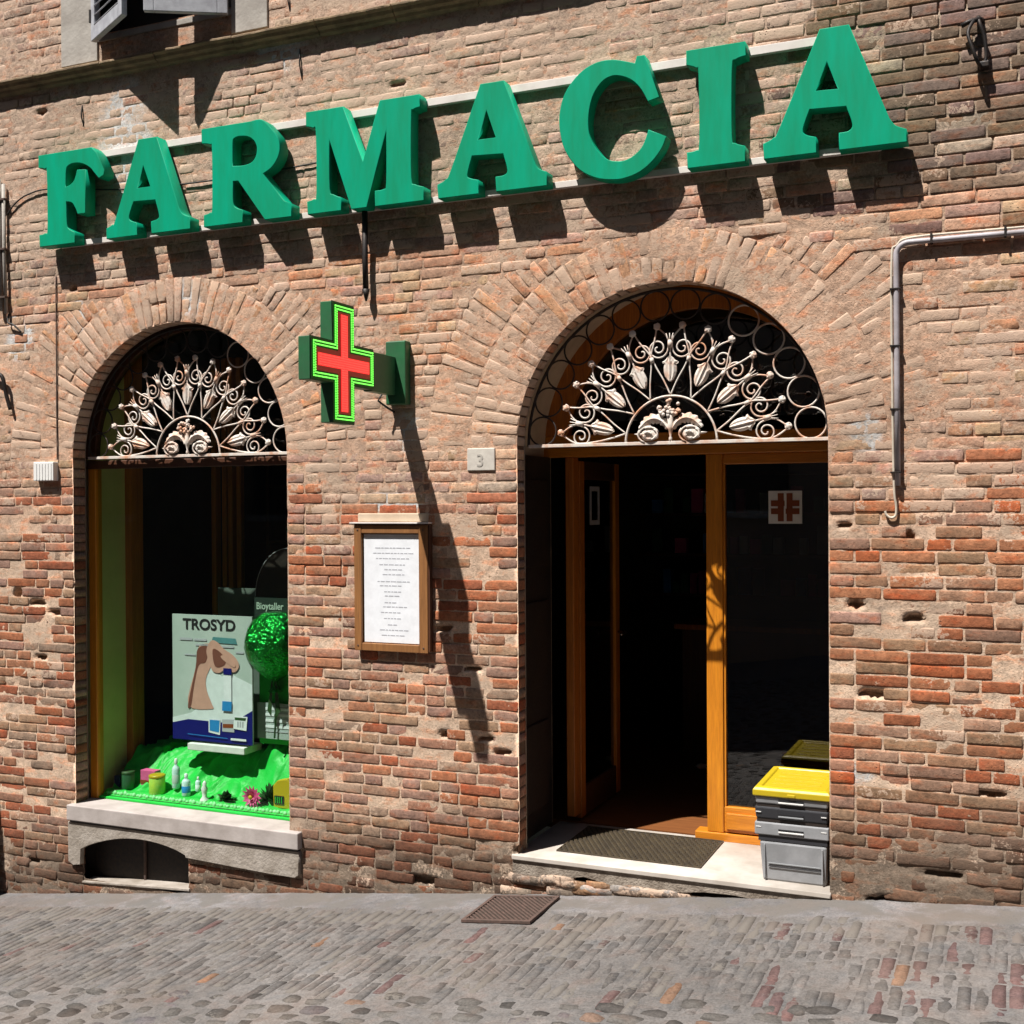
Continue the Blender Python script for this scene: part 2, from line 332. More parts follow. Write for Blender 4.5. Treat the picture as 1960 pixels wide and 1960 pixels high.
LETTERS = {
 'F':[[[-4.113,4.172,0],[-3.678,4.172,0],[-3.637,4.134,0],[-3.576,4.02,0],[-3.58,3.992,0],[-3.617,3.976,0],[-3.65,4.011,1],[-3.687,4.05,1],[-3.746,4.082,1],[-3.806,4.094,1],[-3.86,4.087,1],[-3.887,4.057,1],[-3.893,3.946,0],[-3.853,3.954,1],[-3.815,3.984,1],[-3.792,4.044,0],[-3.728,4.038,0],[-3.731,3.769,0],[-3.791,3.769,0],[-3.809,3.809,1],[-3.839,3.846,1],[-3.889,3.858,0],[-3.885,3.712,1],[-3.868,3.678,1],[-3.823,3.653,0],[-3.819,3.59,0],[-4.108,3.59,0],[-4.111,3.66,0],[-4.064,3.668,1],[-4.042,3.698,1],[-4.044,4.058,1],[-4.063,4.086,1],[-4.114,4.098,0]]],
 'A1':[[[-3.301,4.172,0],[-3.163,4.172,0],[-2.999,3.724,0],[-2.972,3.682,1],[-2.917,3.657,0],[-2.914,3.59,0],[-3.204,3.59,0],[-3.207,3.658,0],[-3.161,3.668,1],[-3.145,3.694,1],[-3.174,3.793,0],[-3.345,3.8,0],[-3.382,3.713,1],[-3.371,3.68,1],[-3.324,3.664,0],[-3.318,3.59,0],[-3.558,3.59,0],[-3.557,3.65,0],[-3.513,3.669,1],[-3.483,3.706,1]],[[-3.267,4.018,0],[-3.208,3.873,0],[-3.319,3.874,0]]],
 'R':[[[-2.821,4.172,0],[-2.468,4.172,0],[-2.39,4.172,1],[-2.326,4.112,1],[-2.282,4.055,1],[-2.268,3.989,1],[-2.286,3.933,1],[-2.328,3.887,1],[-2.386,3.859,0],[-2.24,3.682,0],[-2.19,3.66,0],[-2.19,3.59,0],[-2.372,3.59,0],[-2.559,3.838,0],[-2.599,3.84,0],[-2.6,3.715,1],[-2.58,3.678,1],[-2.531,3.659,0],[-2.532,3.59,0],[-2.809,3.59,0],[-2.808,3.655,0],[-2.764,3.667,1],[-2.747,3.698,1],[-2.746,4.044,1],[-2.76,4.078,1],[-2.821,4.091,0]],[[-2.601,3.925,0],[-2.6,4.063,1],[-2.587,4.092,1],[-2.547,4.1,1],[-2.488,4.09,1],[-2.443,4.06,1],[-2.422,4.014,1],[-2.432,3.961,1],[-2.463,3.93,1],[-2.522,3.919,1]]],
 'M':[[[-2.082,4.172,0],[-1.839,4.172,0],[-1.709,3.84,0],[-1.596,4.172,0],[-1.352,4.172,0],[-1.345,4.107,0],[-1.389,4.097,1],[-1.402,4.063,1],[-1.404,3.722,1],[-1.381,3.68,1],[-1.329,3.661,0],[-1.326,3.59,0],[-1.63,3.59,0],[-1.63,3.671,0],[-1.576,3.675,1],[-1.557,3.713,1],[-1.555,4.024,0],[-1.688,3.59,0],[-1.785,3.59,0],[-1.931,4.013,0],[-1.931,3.721,1],[-1.906,3.681,1],[-1.855,3.659,0],[-1.855,3.59,0],[-2.074,3.59,0],[-2.078,3.659,0],[-2.035,3.668,1],[-2.015,3.7,1],[-2.016,4.051,1],[-2.037,4.081,1],[-2.082,4.095,0]]],
 'A2':[[[-0.976,4.172,0],[-0.842,4.172,0],[-0.67,3.726,0],[-0.648,3.682,1],[-0.599,3.658,0],[-0.597,3.59,0],[-0.885,3.59,0],[-0.888,3.664,0],[-0.839,3.668,1],[-0.819,3.695,1],[-0.844,3.788,0],[-1.031,3.798,0],[-1.061,3.697,1],[-1.043,3.674,1],[-0.997,3.66,0],[-0.992,3.59,0],[-1.233,3.59,0],[-1.238,3.661,0],[-1.187,3.685,1],[-1.151,3.742,1]],[[-0.943,4.038,0],[-0.884,3.874,0],[-0.999,3.875,0]]],
 'C':[[[-0.109,4.15,0],[-0.098,4.186,0],[-0.062,4.185,0],[0.015,3.966,0],[-0.041,3.953,0],[-0.074,4.016,1],[-0.121,4.069,1],[-0.183,4.102,1],[-0.239,4.109,1],[-0.291,4.086,1],[-0.337,4.027,1],[-0.361,3.949,1],[-0.366,3.868,1],[-0.355,3.806,1],[-0.321,3.742,1],[-0.27,3.687,1],[-0.225,3.667,1],[-0.168,3.664,1],[-0.112,3.687,1],[-0.067,3.732,1],[-0.039,3.803,0],[0.049,3.76,0],[0.027,3.707,1],[-0.023,3.647,1],[-0.09,3.601,1],[-0.168,3.579,1],[-0.236,3.579,1],[-0.322,3.598,1],[-0.409,3.649,1],[-0.473,3.728,1],[-0.508,3.81,1],[-0.522,3.916,1],[-0.506,4.013,1],[-0.465,4.089,1],[-0.394,4.155,1],[-0.313,4.187,1],[-0.233,4.188,1],[-0.16,4.168,1]]],
 'I':[[[0.16,4.172,0],[0.449,4.172,0],[0.455,4.107,0],[0.405,4.095,1],[0.385,4.055,1],[0.383,3.72,1],[0.4,3.681,1],[0.446,3.662,0],[0.449,3.59,0],[0.164,3.59,0],[0.161,3.664,0],[0.206,3.669,1],[0.224,3.707,1],[0.222,4.05,1],[0.208,4.084,1],[0.16,4.105,0]]],
 'A3':[[[0.812,4.172,0],[0.943,4.172,0],[1.125,3.706,0],[1.153,3.668,1],[1.2,3.646,0],[1.203,3.59,0],[0.901,3.59,0],[0.901,3.666,0],[0.945,3.67,1],[0.963,3.702,1],[0.933,3.793,0],[0.76,3.801,0],[0.727,3.708,1],[0.743,3.677,1],[0.788,3.661,0],[0.791,3.59,0],[0.545,3.59,0],[0.542,3.66,0],[0.591,3.683,1],[0.624,3.735,1]],[[0.843,4.021,0],[0.899,3.875,0],[0.785,3.881,0]]]}
# ---------------------------------------------------------------- the street (setting)
DR, ZS = .825, 2.23                                    # both arches: radius and springing height
WX = -3.137                                            # centre of the shop window opening
def street():
    xs = [-40, -20, -12, -8]; x = -6.0
    while x < 2.6: xs.append(x); x += .03
    xs += [4, 8, 15, 40]
    ys = [0.9, .3, .02]; y = -.02
    while y > -2.4: ys.append(y); y -= .03
    ys += [-3.2, -4.5, -6.5, -9, -14, -25, -40]
    vs = []; cols = []
    for y in ys:
        for x in xs:
            near = -6 <= x <= 2.6 and -2.4 <= y <= .02
            h = (fb(x*5, y*5)*.004+fb(x*26, y*26, 3)*.002) if near else 0
            strip = sst(-.34, -.22, y)
            h += .004*strip
            vs.append((x, y, gz(x)+h))
            b = (.165, .155, .155) if strip > .5 else (.142, .131, .125)
            k = 1+.25*fb(x*1.3, y*1.3, 9)
            cols.append((b[0]*k, b[1]*k, b[2]*k, .25*strip))
    w = len(xs); fs = [(j*w+i, (j+1)*w+i, (j+1)*w+i+1, j*w+i+1) for j in range(len(ys)-1) for i in range(w-1)]
    o = raw('street', vs, fs, M['bed'], cols=cols, smooth=True); tag(o, kind='structure'); return o
STREET = street()

def brick_geo(w, h, nx, ny, rim, rough, rnd, rnd_corner=.25):
    """local (u, v, height) grid and faces of one worn brick face, with a skirt"""
    vs = []; s0 = rnd.random()*50
    iu = max(.0, 1-.011/w); iv = max(.3, 1-.013/h)
    us = [-1, -iu]+[iu*(2*(k+1)/(nx-3)-1) for k in range(nx-4)]+[iu, 1]; vv_ = [-1, -iv]+[iv*(2*(k+1)/(ny-3)-1) for k in range(ny-4)]+[iv, 1] if ny > 3 else [-1, 0, 1]
    for j in range(ny):
        for i in range(nx):
            edge = i in (0, nx-1) or j in (0, ny-1); corner = i in (0, nx-1) and j in (0, ny-1)
            U = us[i]*w/2; V = vv_[j]*h/2
            if corner: U *= 1-rnd_corner*h/w*.4; V *= 1-rnd_corner*.4
            U += rnd.uniform(-1, 1)*rough*.6; V += rnd.uniform(-1, 1)*rough*.5
            H = rough*nz(U*18+s0, V*18, s0)*1.6-(rim if edge else 0)-(rim*.8 if corner else 0)
            vs.append((U, V, H))
    fs = [(j*nx+i, j*nx+i+1, (j+1)*nx+i+1, (j+1)*nx+i) for j in range(ny-1) for i in range(nx-1)]
    ring = [i for i in range(nx)]+[j*nx+nx-1 for j in range(1, ny)]+[(ny-1)*nx+i for i in range(nx-2, -1, -1)]+[j*nx for j in range(ny-2, 0, -1)]
    return vs, fs, ring
def piece(kind, w, h, mapf, col, alpha, back, rim, rough, rnd, nx=6, ny=4, rc=.25):
    g, fs, ring = brick_geo(w, h, nx, ny, rim, rough, rnd, rc)
    vs = [mapf(u, v, H) for u, v, H in g]; n = len(vs)
    vs += [mapf(g[i][0], g[i][1], -back) for i in ring]
    m = len(ring); fs = list(fs)+[(ring[k], n+k, n+(k+1) % m, ring[(k+1) % m]) for k in range(m)]
    return dict(kind=kind, v=vs, f=fs, col=(*col, alpha), w=w, h=h)
def place_pieces(pieces, name, parent, mat, limit, thing_label=None):
    """the ones that show largest become parts, the rest one joined part"""
    def size(p):
        c = p['v'][len(p['v'])//3]; x, y, z = project(c)
        vis = -20 < x < 1980 and -20 < y < 1980
        return (p['w']*p['h'])/(z*z)*p.get('face', 1) if vis and p.get('vis', True) else 0
    order = sorted(pieces, key=size, reverse=True)
    for p in order[:limit]:
        raw(name, p['v'], p['f'], mat, parent, smooth=True, cols=[p['col']]*len(p['v']))
    rest = order[limit:]
    if rest:
        V = []; F = []; C = []
        for p in rest:
            n = len(V); V += p['v']; F += [tuple(i+n for i in f) for f in p['f']]; C += [p['col']]*len(p['v'])
        o = raw(name, V, F, mat, parent, smooth=True, cols=C); tag(o, kind='stuff')

# paving bricks on edge, long side away from the wall
rnd = random.Random(3); pav = []
x = -5.0
while x < 2.1:
    yc = -.235-rnd.uniform(0, .12)-.03*abs(nz(x*2, 5)); end = -1.28-.06*(.8-x)+rnd.uniform(-.05, .05)
    step_ = rnd.random() < .5
    while yc > end+.05:
        pl = .235 if rnd.random() < .68 else rnd.uniform(.09, .15)
        py = yc-pl/2; yc -= pl
        if -.99 < x < -.53 and py+pl/2 > -.49: continue
        w = .052+rnd.uniform(-.003, .0025)
        t = rnd.random(); far = sst(.2, 1.6, x)*.6+.12
        if t < far*.05: c = (.17, .10, .065)
        elif t < far*.5: c = (.115, .072, .068)
        elif t < .85: c = (.124, .114, .108)
        else: c = (.098, .089, .084)
        k = rnd.uniform(.86, 1.14)*(1+.14*fb(x*1.2, py*1.5, 2)); c = tuple(q*k for q in c)
        sl_ = (gz(x+.1)-gz(x-.1))/.2
        hh = rnd.uniform(.0002, .0028)+.0015*sst(.8, -2, x)+.001+.002*fb(x*3, py*3, 7)
        mp = lambda u, v, H, x=x, py=py, hh=hh, sl_=sl_: (x+v+.004*nz(py*3+u*3, x), py+u, gz(x)+sl_*v+hh+H)
        pav.append(piece('paving_brick', pl-.009, w, mp, c, .06+.2*rnd.random()-.12*sst(.2, 1.5, x)+.28*sst(-.6, -.25, py), .03, .003, .0022, rnd, 5, 3))
    x += .0605+rnd.uniform(-.002, .003)
place_pieces(pav, 'paving_brick', STREET, M['paver'], 295)
# river cobbles beyond the brick strip
cob = []; y = -1.36
while y > -7.2:
    x = (-4.2 if y > -2.5 else -3.2)+rnd.uniform(0, .1)
    while x < (2.3 if y > -2.5 else 2.0):
        w = rnd.uniform(.07, .19); h = rnd.uniform(.05, .085)
        yy = y+rnd.uniform(-.02, .02)
        if yy < -1.27-.06*(.8-x)-.06:
            t = rnd.random(); c = (.095, .087, .08) if t < .6 else (.06, .054, .05) if t < .8 else (.11, .098, .1) if t < .97 else (.15, .10, .075)
            k = rnd.uniform(.8, 1.2); c = tuple(q*k for q in c); a = rnd.uniform(-.25, .25)
            hh = rnd.uniform(-.005, .003)
            mp = lambda u, v, H, x=x, yy=yy, a=a, hh=hh, w=w, h=h: (x+(u*math.cos(a)-v*math.sin(a))*(1-.25*(2*v/h)**2), yy+(u*math.sin(a)+v*math.cos(a))*(1-.35*(2*u/w)**2), gz(x)+hh+H+.006*(1-(2*u/w)**2))
            cob.append(piece('cobble', w, h, mp, c, .1, .03, .008, .004, rnd, 6, 4, .6))
        x += w+rnd.uniform(.012, .05)
    y -= .088
place_pieces(cob, 'cobble', STREET, M['paver'], 240)

# ---------------------------------------------------------------- the pharmacy building
BLD = tag(empty('pharmacy_building', (-1.2, 0, gz(-1.2))), 'sunlit old brick building with two round-arched openings at street level', 'building')
UX0, UX1, UZ0 = -3.72, -2.68, 4.93                      # upper window opening
HOLES = [(1.03, .99, .06, .02), (.95, 1.42, .035, .02), (1.22, 1.36, .05, .014), (-1.28, 1.22, .05, .013), (-4.28, 1.28, .07, .012), (-4.12, 1.22, .06, .012), (-4.25, .92, .05, .014),
         (-1.02, .62, .05, .014), (-.93, .55, .05, .014), (-1.28, .63, .03, .015), (-1.42, -.21, .1, .022), (-.83, .025, .022, .02), (1.55, .55, .07, .013), (-3.95, 3.33, .03, .012),
         (1.2, 1.75, .02, .02), (.35, 4.95, .03, .02), (-1.55, 4.3, .05, .008), (-4.2, 4.5, .06, .01), (.9, 1.8, .03, .01), (1.35, .15, .09, .01), (1.1, -.0, .12, .01), (-4.33, -.43, .05, .018),
         (-4.45, 1.34, .03, .04), (-1.1, 1.0, .05, .01)]
def d_open(x, z):
    """signed distance to the nearest opening's edge (negative inside)"""
    best = 9
    for cx, zlo in ((0, -.1), (WX, -.13)):
        if z > ZS: d = math.hypot(x-cx, z-ZS)-DR
        else: d = max(abs(x-cx)-DR, zlo-z)
        best = min(best, d)
    best = min(best, max(UX0-x, x-UX1, UZ0-z))
    best = min(best, max(-3.9-x, x+3.06, -.50-z, z+.2))
    return best
def wear(x, z):
    """0 crisp brickwork .. 1 brickwork half hidden under lime"""
    w = .25+.55*math.exp(-((z-2.55)/.62)**2)+.55*sst(3.3, 4.0, z)*sst(1.0, -.6, x)-.35*sst(.7, 1.4, x)*sst(3.0, 3.8, z)+.3*fb(x*.9, z*.9, 5)
    w += .35*sst(gz(x)+.35, gz(x), z)
    w -= .18*sst(2.2, 1.6, z)
    return clamp(w)
def tone(x, z):
    g = z-gz(x)
    dark = sst(.62, .12, g)                                     # street splash grime
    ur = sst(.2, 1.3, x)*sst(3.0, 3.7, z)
    low = sst(2.3, 1.2, z)
    return dark, ur, low
def brick_color(x, z, r):
    dark, ur, low = tone(x, z); right = sst(.4, 1.2, x)
    t = r.random()+.22*fb(x*1.5, z*1.5, 2)
    pal_low = [(.45, .28, .205), (.46, .335, .25), (.46, .21, .115), (.38, .27, .22), (.44, .31, .26), (.41, .165, .095), (.44, .33, .23), (.48, .26, .16), (.43, .35, .275)]
    pal_mid = [(.50, .32, .225), (.51, .36, .25), (.49, .28, .185), (.48, .345, .22), (.45, .295, .235), (.51, .28, .165)]
    pal_up = [(.44, .335, .255), (.40, .30, .225), (.46, .315, .235), (.41, .325, .23), (.38, .27, .21), (.48, .305, .205)]
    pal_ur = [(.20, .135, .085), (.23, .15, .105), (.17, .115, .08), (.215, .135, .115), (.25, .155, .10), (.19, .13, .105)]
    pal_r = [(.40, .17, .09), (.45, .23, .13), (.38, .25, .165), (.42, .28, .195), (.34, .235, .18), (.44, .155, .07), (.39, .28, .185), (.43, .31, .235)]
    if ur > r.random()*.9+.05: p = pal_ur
    elif z > 3.35: p = pal_up
    elif z > 2.1+.3*nz(x*2, z): p = pal_mid
    elif right > r.random(): p = pal_r
    else: p = pal_low
    c = p[min(len(p)-1, int(clamp(t, 0, .999)*len(p)))]
    k = r.uniform(.82, 1.14)*(1-.18*sst(-2.4, -4.6, x)*(.6+.4*low))  # bricks darken towards the left: a lens vignette put into their colour
    if 2.1 > z > .1 and not right > .5: k *= .95
    c = [q*k for q in c]; d = dark*r.uniform(.55, 1)
    c = [lerp(q, w, d) for q, w in zip(c, (.08, .061, .047))]
    if z > 3.35 and ur < .5: c = [q*f_ for q, f_ in zip(c, (.97, 1.0, 1.06))]
    c = [c[0]*.97, c[1]*(.90 if not ur > .5 else 1), c[2]*(.87 if not ur > .5 else 1)]
    if low > .3: m = 1-.2*low-.08*right*low; c = [c[0]*m*1.03, c[1]*m*.93, c[2]*m*.87]
    return c
def mortar_color(x, z):
    dark, ur, low = tone(x, z)
    c = [lerp(a, b, low) for a, b in zip((.49, .32, .225), (.56, .405, .295))]
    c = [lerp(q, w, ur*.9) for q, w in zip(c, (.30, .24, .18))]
    if z > 3.35: c = [lerp(q, w, .5*(1-ur)) for q, w in zip(c, (.43, .335, .265))]
    c = [lerp(q, w, dark*.85) for q, w in zip(c, (.105, .083, .064))]
    for (px, pz, rx, rz) in ((-3.52, 4.25, .2, .35), (-3.02, 3.2, .09, .12), (-1.5, 2.32, .08, .12), (1.0, 2.25, .08, .1), (-4.42, 3.05, .14, .16), (-3.9, 3.15, .05, .12), (-1.6, 1.93, .2, .06), (-2.35, 4.62, .2, .12), (.95, .6, .1, .05)):
        d = math.hypot((x-px)/rx, (z-pz)/rz)+.3*fb(x*8, z*8)
        c = [lerp(q, .56-.02*i, sst(1.15, .7, d)) for i, q in enumerate(c)]
    k = 1+.22*fb(x*2.5, z*2.5, 7)
    return [q*k for q in c]
FACE = -.006
def mortar_y(x, z):
    w = wear(x, z); dark, ur, low = tone(x, z)
    rec = lerp(.0026, -.0006, w)+.0022*ur-.0012*low*(1-dark)
    y = FACE+rec+.0008*low+.0016*(1-.75*low)*fb(x*7, z*7, 1)+.0017*fb(x*30, z*30, 4)*(1+dark)+.010*sst(.22, .5, nz(x*1.7+9, z*11, 2))*(.35+.65*sst(.1, .45, nz(x*.8, z*.8, 12)+.25))*(1-.45*low)+.0045*(1-.95*low)*max(0, -nz(x*2.1+4, z*2.6, 6)-.33)*-1
    y += dark*.006*fb(x*5, z*9, 8)
    for hx, hz, a, b in HOLES:
        if abs(x-hx) < 2*a and abs(z-hz) < 3*b:
            d = math.hypot((x-hx)/a, (z-hz)/b)+.35*nz(x*40, z*40)
            y += .05*sst(1.2, .8, d)
    return y
def wall_face():
    S = .016; X0, X1, Z1 = -5.3, 2.45, 5.75
    nx = int((X1-X0)/S)+1; zlo = -.95; nzz = int((Z1-zlo)/S)+1
    vid = {}; vs = []; cols = []; fs = []
    D = [[d_open(X0+i*S, zlo+j*S) for i in range(nx)] for j in range(nzz)]
    def V(i, j):
        if (i, j) in vid: return vid[(i, j)]
        x = X0+i*S; z = zlo+j*S; d = D[j][i]
        if abs(d) < S*1.3:                             # slide rim vertices on to the opening's edge
            e = .002; gx = (d_open(x+e, z)-d_open(x-e, z))/(2*e); gz_ = (d_open(x, z+e)-d_open(x, z-e))/(2*e); l = math.hypot(gx, gz_) or 1
            if d < S*.72: x -= gx/l*d; z -= gz_/l*d
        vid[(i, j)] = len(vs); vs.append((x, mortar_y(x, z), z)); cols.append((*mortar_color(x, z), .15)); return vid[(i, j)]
    for j in range(nzz-1):
        for i in range(nx-1):
            ds = (D[j][i], D[j][i+1], D[j+1][i], D[j+1][i+1])
            if sum(ds)/4 > 0 and zlo+(j+1)*S > gz(X0+i*S)-.12: fs.append((V(i, j), V(i+1, j), V(i+1, j+1), V(i, j+1)))
    raw('wall_mortar', vs, fs, M['mortar'], BLD, smooth=True, cols=cols)
wall_face()

# brick courses
rb = random.Random(11); P = .060; bricks = []
def RO(deg): return 1.365 if deg < 40 else lerp(1.365, 1.108, clamp((deg-40)/24))
def course_gaps(z):
    g = []
    zz = z-ZS
    for cx, zlo in ((0, -.1), (WX, -.13)):
        if zz <= 0:
            if z > zlo-.02: g.append((cx-DR, cx+DR))
        else:
            d = 1.38
            while d > 0 and math.hypot(d, zz) > RO(math.degrees(math.atan2(zz, d))): d -= .01
            if d > 0: g.append((cx-d-.005, cx+d+.005))
    if -.3 < z < -.0: g.append((-4.0, -2.225))
    if z > 4.61 and z < 4.765: g.append((-9, 9))
    if z > UZ0: g.append((UX0, UX1))
    if -.52 < z < -.18: g.append((-3.9, -3.06))
    g.sort(); out = []
    for a, b in g:
        if out and a <= out[-1][1]+.02: out[-1][1] = max(out[-1][1], b)
        else: out.append([a, b])
    return out
z = -.93; row = 0
while z < 5.7:
    gaps = course_gaps(z); segs = []; x = -5.28
    for a, b in gaps:
        if a > x: segs.append((x, a))
        x = max(x, b)
    if x < 2.43: segs.append((x, 2.43))
    for a, b in segs:
        x = a; first = True
        while x < b-.02:
            t = rb.random(); L = .25 if t < .45 else .122 if t < .75 else rb.uniform(.15, .235)
            if first and row % 2: L = .122
            first = False
            if b-x-L < .07: L = b-x
            if L > .31: L = .5*(b-x)
            x1 = min(b, x+L); jl = .004 if x == a and a in [g[1] for g in gaps] else .0055; jr = .004 if x1 == b else .0055
            bx = (x+x1)/2; w = x1-x-jl-jr
            zc = z+.007*nz(bx*.5, z*.4, 3)+rb.uniform(-.0015, .0015)
            if zc < gz(bx)-.02 or any(abs(bx-h[0]) < w/2+h[2]*.5 and abs(zc-h[1]) < .03+h[3]*.3 for h in HOLES): x = x1; continue
            we = wear(bx, zc); dark, ur, low = tone(bx, zc)
            h = .0542+rb.uniform(-.002, .0012)-.001*low
            ajamb = (.0 < zc < ZS+.02) and (abs(x-DR) < .01 or abs(x1+DR) < .01 or abs(x-(WX+DR)) < .01 or abs(x1-(WX-DR)) < .01)
            back = .112 if ajamb else .02
            proud = rb.uniform(-.001, .0018)+(.0012 if rb.random() < .1 else 0)+.0008*ur
            if rb.random() < .05*(1+2*low): proud -= .005        # a spalled brick
            tilt = rb.uniform(-.012, .012)*(1+dark)
            rough_ = .0015+.0022*(we*.4+dark+low*.3)
            mp = lambda u, v, H, bx=bx, zc=zc, p=proud, t=tilt: (bx+u, FACE-p-H, zc+v+u*t)
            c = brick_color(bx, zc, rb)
            al = clamp(.04+.3*we+rb.uniform(-.1, .13)-.02*low, 0, .5)*(1-.5*dark); al = 0 if ajamb else al
            bricks.append(piece('brick', w, h, mp, c, al, back, .0012+.0008*we+.001*dark, rough_, rb, 7 if w > .18 else 6, 4, .14 if rb.random() > .16 else rb.uniform(.4, .9)))
            x = x1
    z += P; row += 1
place_pieces(bricks, 'brick', BLD, M['brick'], 298)
# arch bricks, two rings, the outer one missing over the crown
ab = []
for cx in (0, WX):
    for ring, (ra, rb_, lo) in enumerate(((DR+.002, 1.101, 0), (1.109, 1.365, 0))):
        rm = (ra+rb_)/2; n = int(math.pi*(ra+.07)/.0585)
        for k in range(n):
            th = math.pi*(k+.5)/n
            dg_a = math.degrees(th); dg_a = min(dg_a, 180-dg_a)
            rb_ = RO(dg_a) if ring else 1.101
            if ring == 1 and rb_-ra < .05: continue
            zc = ZS+rm*math.sin(th); xc = cx+rm*math.cos(th)
            we = wear(xc, zc); wd = math.pi/n-.0085/(ra+.1)
            parts = [(ra, rb_)]
            if rb.random() < .4 and rb_-ra > .2: s = ra+(rb_-ra)*rb.choice((.48, .52)); parts = [(ra, s-.006), (s+.006, rb_)]
            for (p0, p1) in parts:
                pr = rb.uniform(-.0014, .0012); pm = (p0+p1)/2
                th_ = th+rb.uniform(-.0025, .0025)
                mp = lambda u, v, H, th=th_, pm=pm, pr=pr, cx=cx, wd=wd: (cx+(pm+u)*math.cos(th-v*wd/.05), FACE-pr-H, ZS+(pm+u)*math.sin(th-v*wd/.05))
                c = [(.52, .335, .235), (.54, .37, .26), (.51, .30, .195), (.48, .345, .27), (.55, .32, .19)][rb.randrange(5)]
                k2 = rb.uniform(.85, 1.12); c = [c[0]*k2, c[1]*k2*.93, c[2]*k2*.88]
                ab.append(piece('arch_brick', p1-p0, .05, mp, c, clamp(.1+.26*we+rb.uniform(-.1, .12), 0, .5), .112 if ring == 0 and p0 == ra else .02, .0016, .0025, rb, 6, 4, .14))
place_pieces(ab, 'arch_brick', BLD, M['brick'], 298)
# mortar reveals behind the first course of each opening, then the wider plastered rebate
def arch_strip(cx, r, y0, y1, zlo, n=40):
    pts = [(cx-r, zlo)]+[(cx-r*math.cos(math.pi*k/n), ZS+r*math.sin(math.pi*k/n)) for k in range(n+1)]+[(cx+r, zlo)]
    vs = [(x, y, z) for y in (y0, y1) for x, z in pts]; m = len(pts)
    return vs, [(i, i+1, m+i+1, m+i) for i in range(m-1)]
for cx, zlo, D in ((0, -.02, .66), (WX, -.12, .155)):
    vs, fs = arch_strip(cx, DR+.010, .0, .112, zlo); raw('reveal_mortar', vs, fs, M['mortar'], BLD, smooth=True, cols=[(.16, .10, .065, .0)]*len(vs))  # mortar colour darkened here to paint the shade inside the reveal
    RW = .93 if cx == 0 else .90
    vs, fs = arch_strip(cx, RW, .112, D+.1, zlo); raw('reveal_plaster', vs, fs, M['plaster'], BLD, smooth=True)
    pts0, _ = arch_strip(cx, DR+.003, .112, .112, zlo); pts1, _ = arch_strip(cx, RW, .112, .112, zlo); m = len(pts0)//2
    raw('rebate_face', pts0[:m]+pts1[:m], [(i, i+1, m+i+1, m+i) for i in range(m-1)], M['plaster'], BLD, smooth=True)
# wall body behind the face so that no light leaks in (with the same openings cut through)
def ring_wall(y):
    cu = [[(-5.6, -1), (2.7, -1), (2.7, 6), (-5.6, 6)]]
    for cx, r, zlo in ((0, .935, -.02), (WX, .905, -.13)):
        cu.append([(cx+r, zlo)]+[(cx+r*math.cos(math.pi*k/32), ZS+r*math.sin(math.pi*k/32)) for k in range(33)]+[(cx-r, zlo)])
    cu.append([(UX0, UZ0), (UX1, UZ0), (UX1, 5.9), (UX0, 5.9)])
    cu.append([(-3.92, -.52), (-3.04, -.52), (-3.04, -.19), (-3.92, -.19)])
    return cu
curve_mesh('wall_core', ring_wall(0), M['interior'], BLD, .06, .16)
B('wall_side', M['facade2'], BLD, -5.45, -5.3, .0, 5, -1.1, 5.8); B('wall_side', M['facade2'], BLD, 2.45, 2.6, .0, 5, -.5, 5.8)
B('roof_slab', M['moulding'], BLD, -5.45, 2.6, -.15, 5, 5.76, 5.9)
# string course of stained terracotta blocks
x = -5.3; rs = random.Random(5)
while x < 2.45:
    L = rs.uniform(.42, .6); x1 = min(2.45, x+L); j = .0025
    prof = [(.0, 4.742), (-.078, 4.724), (-.082, 4.719), (-.082, 4.710), (-.062, 4.700), (-.054, 4.682), (-.032, 4.672), (-.026, 4.658), (-.01, 4.648), (.0, 4.64)]
    n = max(2, int((x1-x)/.05)); vs = []; fs = []; dz = rs.uniform(-.003, .003)
    for i in range(n+1):
        xx = lerp(x+j, x1-j, i/n)
        for (py, pz) in prof: vs.append((xx, py+.004*fb(xx*9, pz*30, 2), pz+dz+.003*fb(xx*6, pz*9, 5)))
    m = len(prof); fs = [(i*m+k, (i+1)*m+k, (i+1)*m+k+1, i*m+k+1) for i in range(n) for k in range(m-1)]+[tuple(range(m)), tuple(n*m+k for k in range(m-1, -1, -1))]
    raw('moulding_block', vs, fs, M['moulding'], BLD, smooth=False); x = x1
# window sill, rendered apron with the cellar vent, door step
o = MB().box(-4.0, -2.225, -.05, .2, -.12, -.02).build('window_sill', M['stone'], BLD, bevel=.006)
vent = [(-3.9, -.9), (-3.9, -.30)]+[(-3.9+.84*k/12, -.30+.085*math.sin(math.pi*k/12)**.8+.055*k/12) for k in range(1, 12)]+[(-3.06, -.245), (-3.06, -.9)]
curve_mesh('window_apron', [[(-4.0, -.137), (-2.235, -.137), (-2.235, -.27), (-2.26, -.288), (-2.45, -.285), (-2.7, -.275), (-3.0, -.262), (-3.055, -.26)]+vent[::-1][1:-1]+[(-3.905, -.40), (-3.96, -.41), (-4.0, -.39)]], M['apron'], BLD, .035, -.0165, .003)
B('painted_gap_shade', M['blackpaint'], BLD, -3.99, -2.24, -.03, .0, -.137, -.12, 0)  # solid black strip paints the shade of the gap under the sill
for a, b in ((-3.9, -3.485), (-3.475, -3.06)): B('vent_panel', M['iron'], BLD, a, b, .10, .11, -.56, -.2)
B('vent_mullion', M['rust'], BLD, -3.488, -3.472, .085, .1, -.56, -.21)
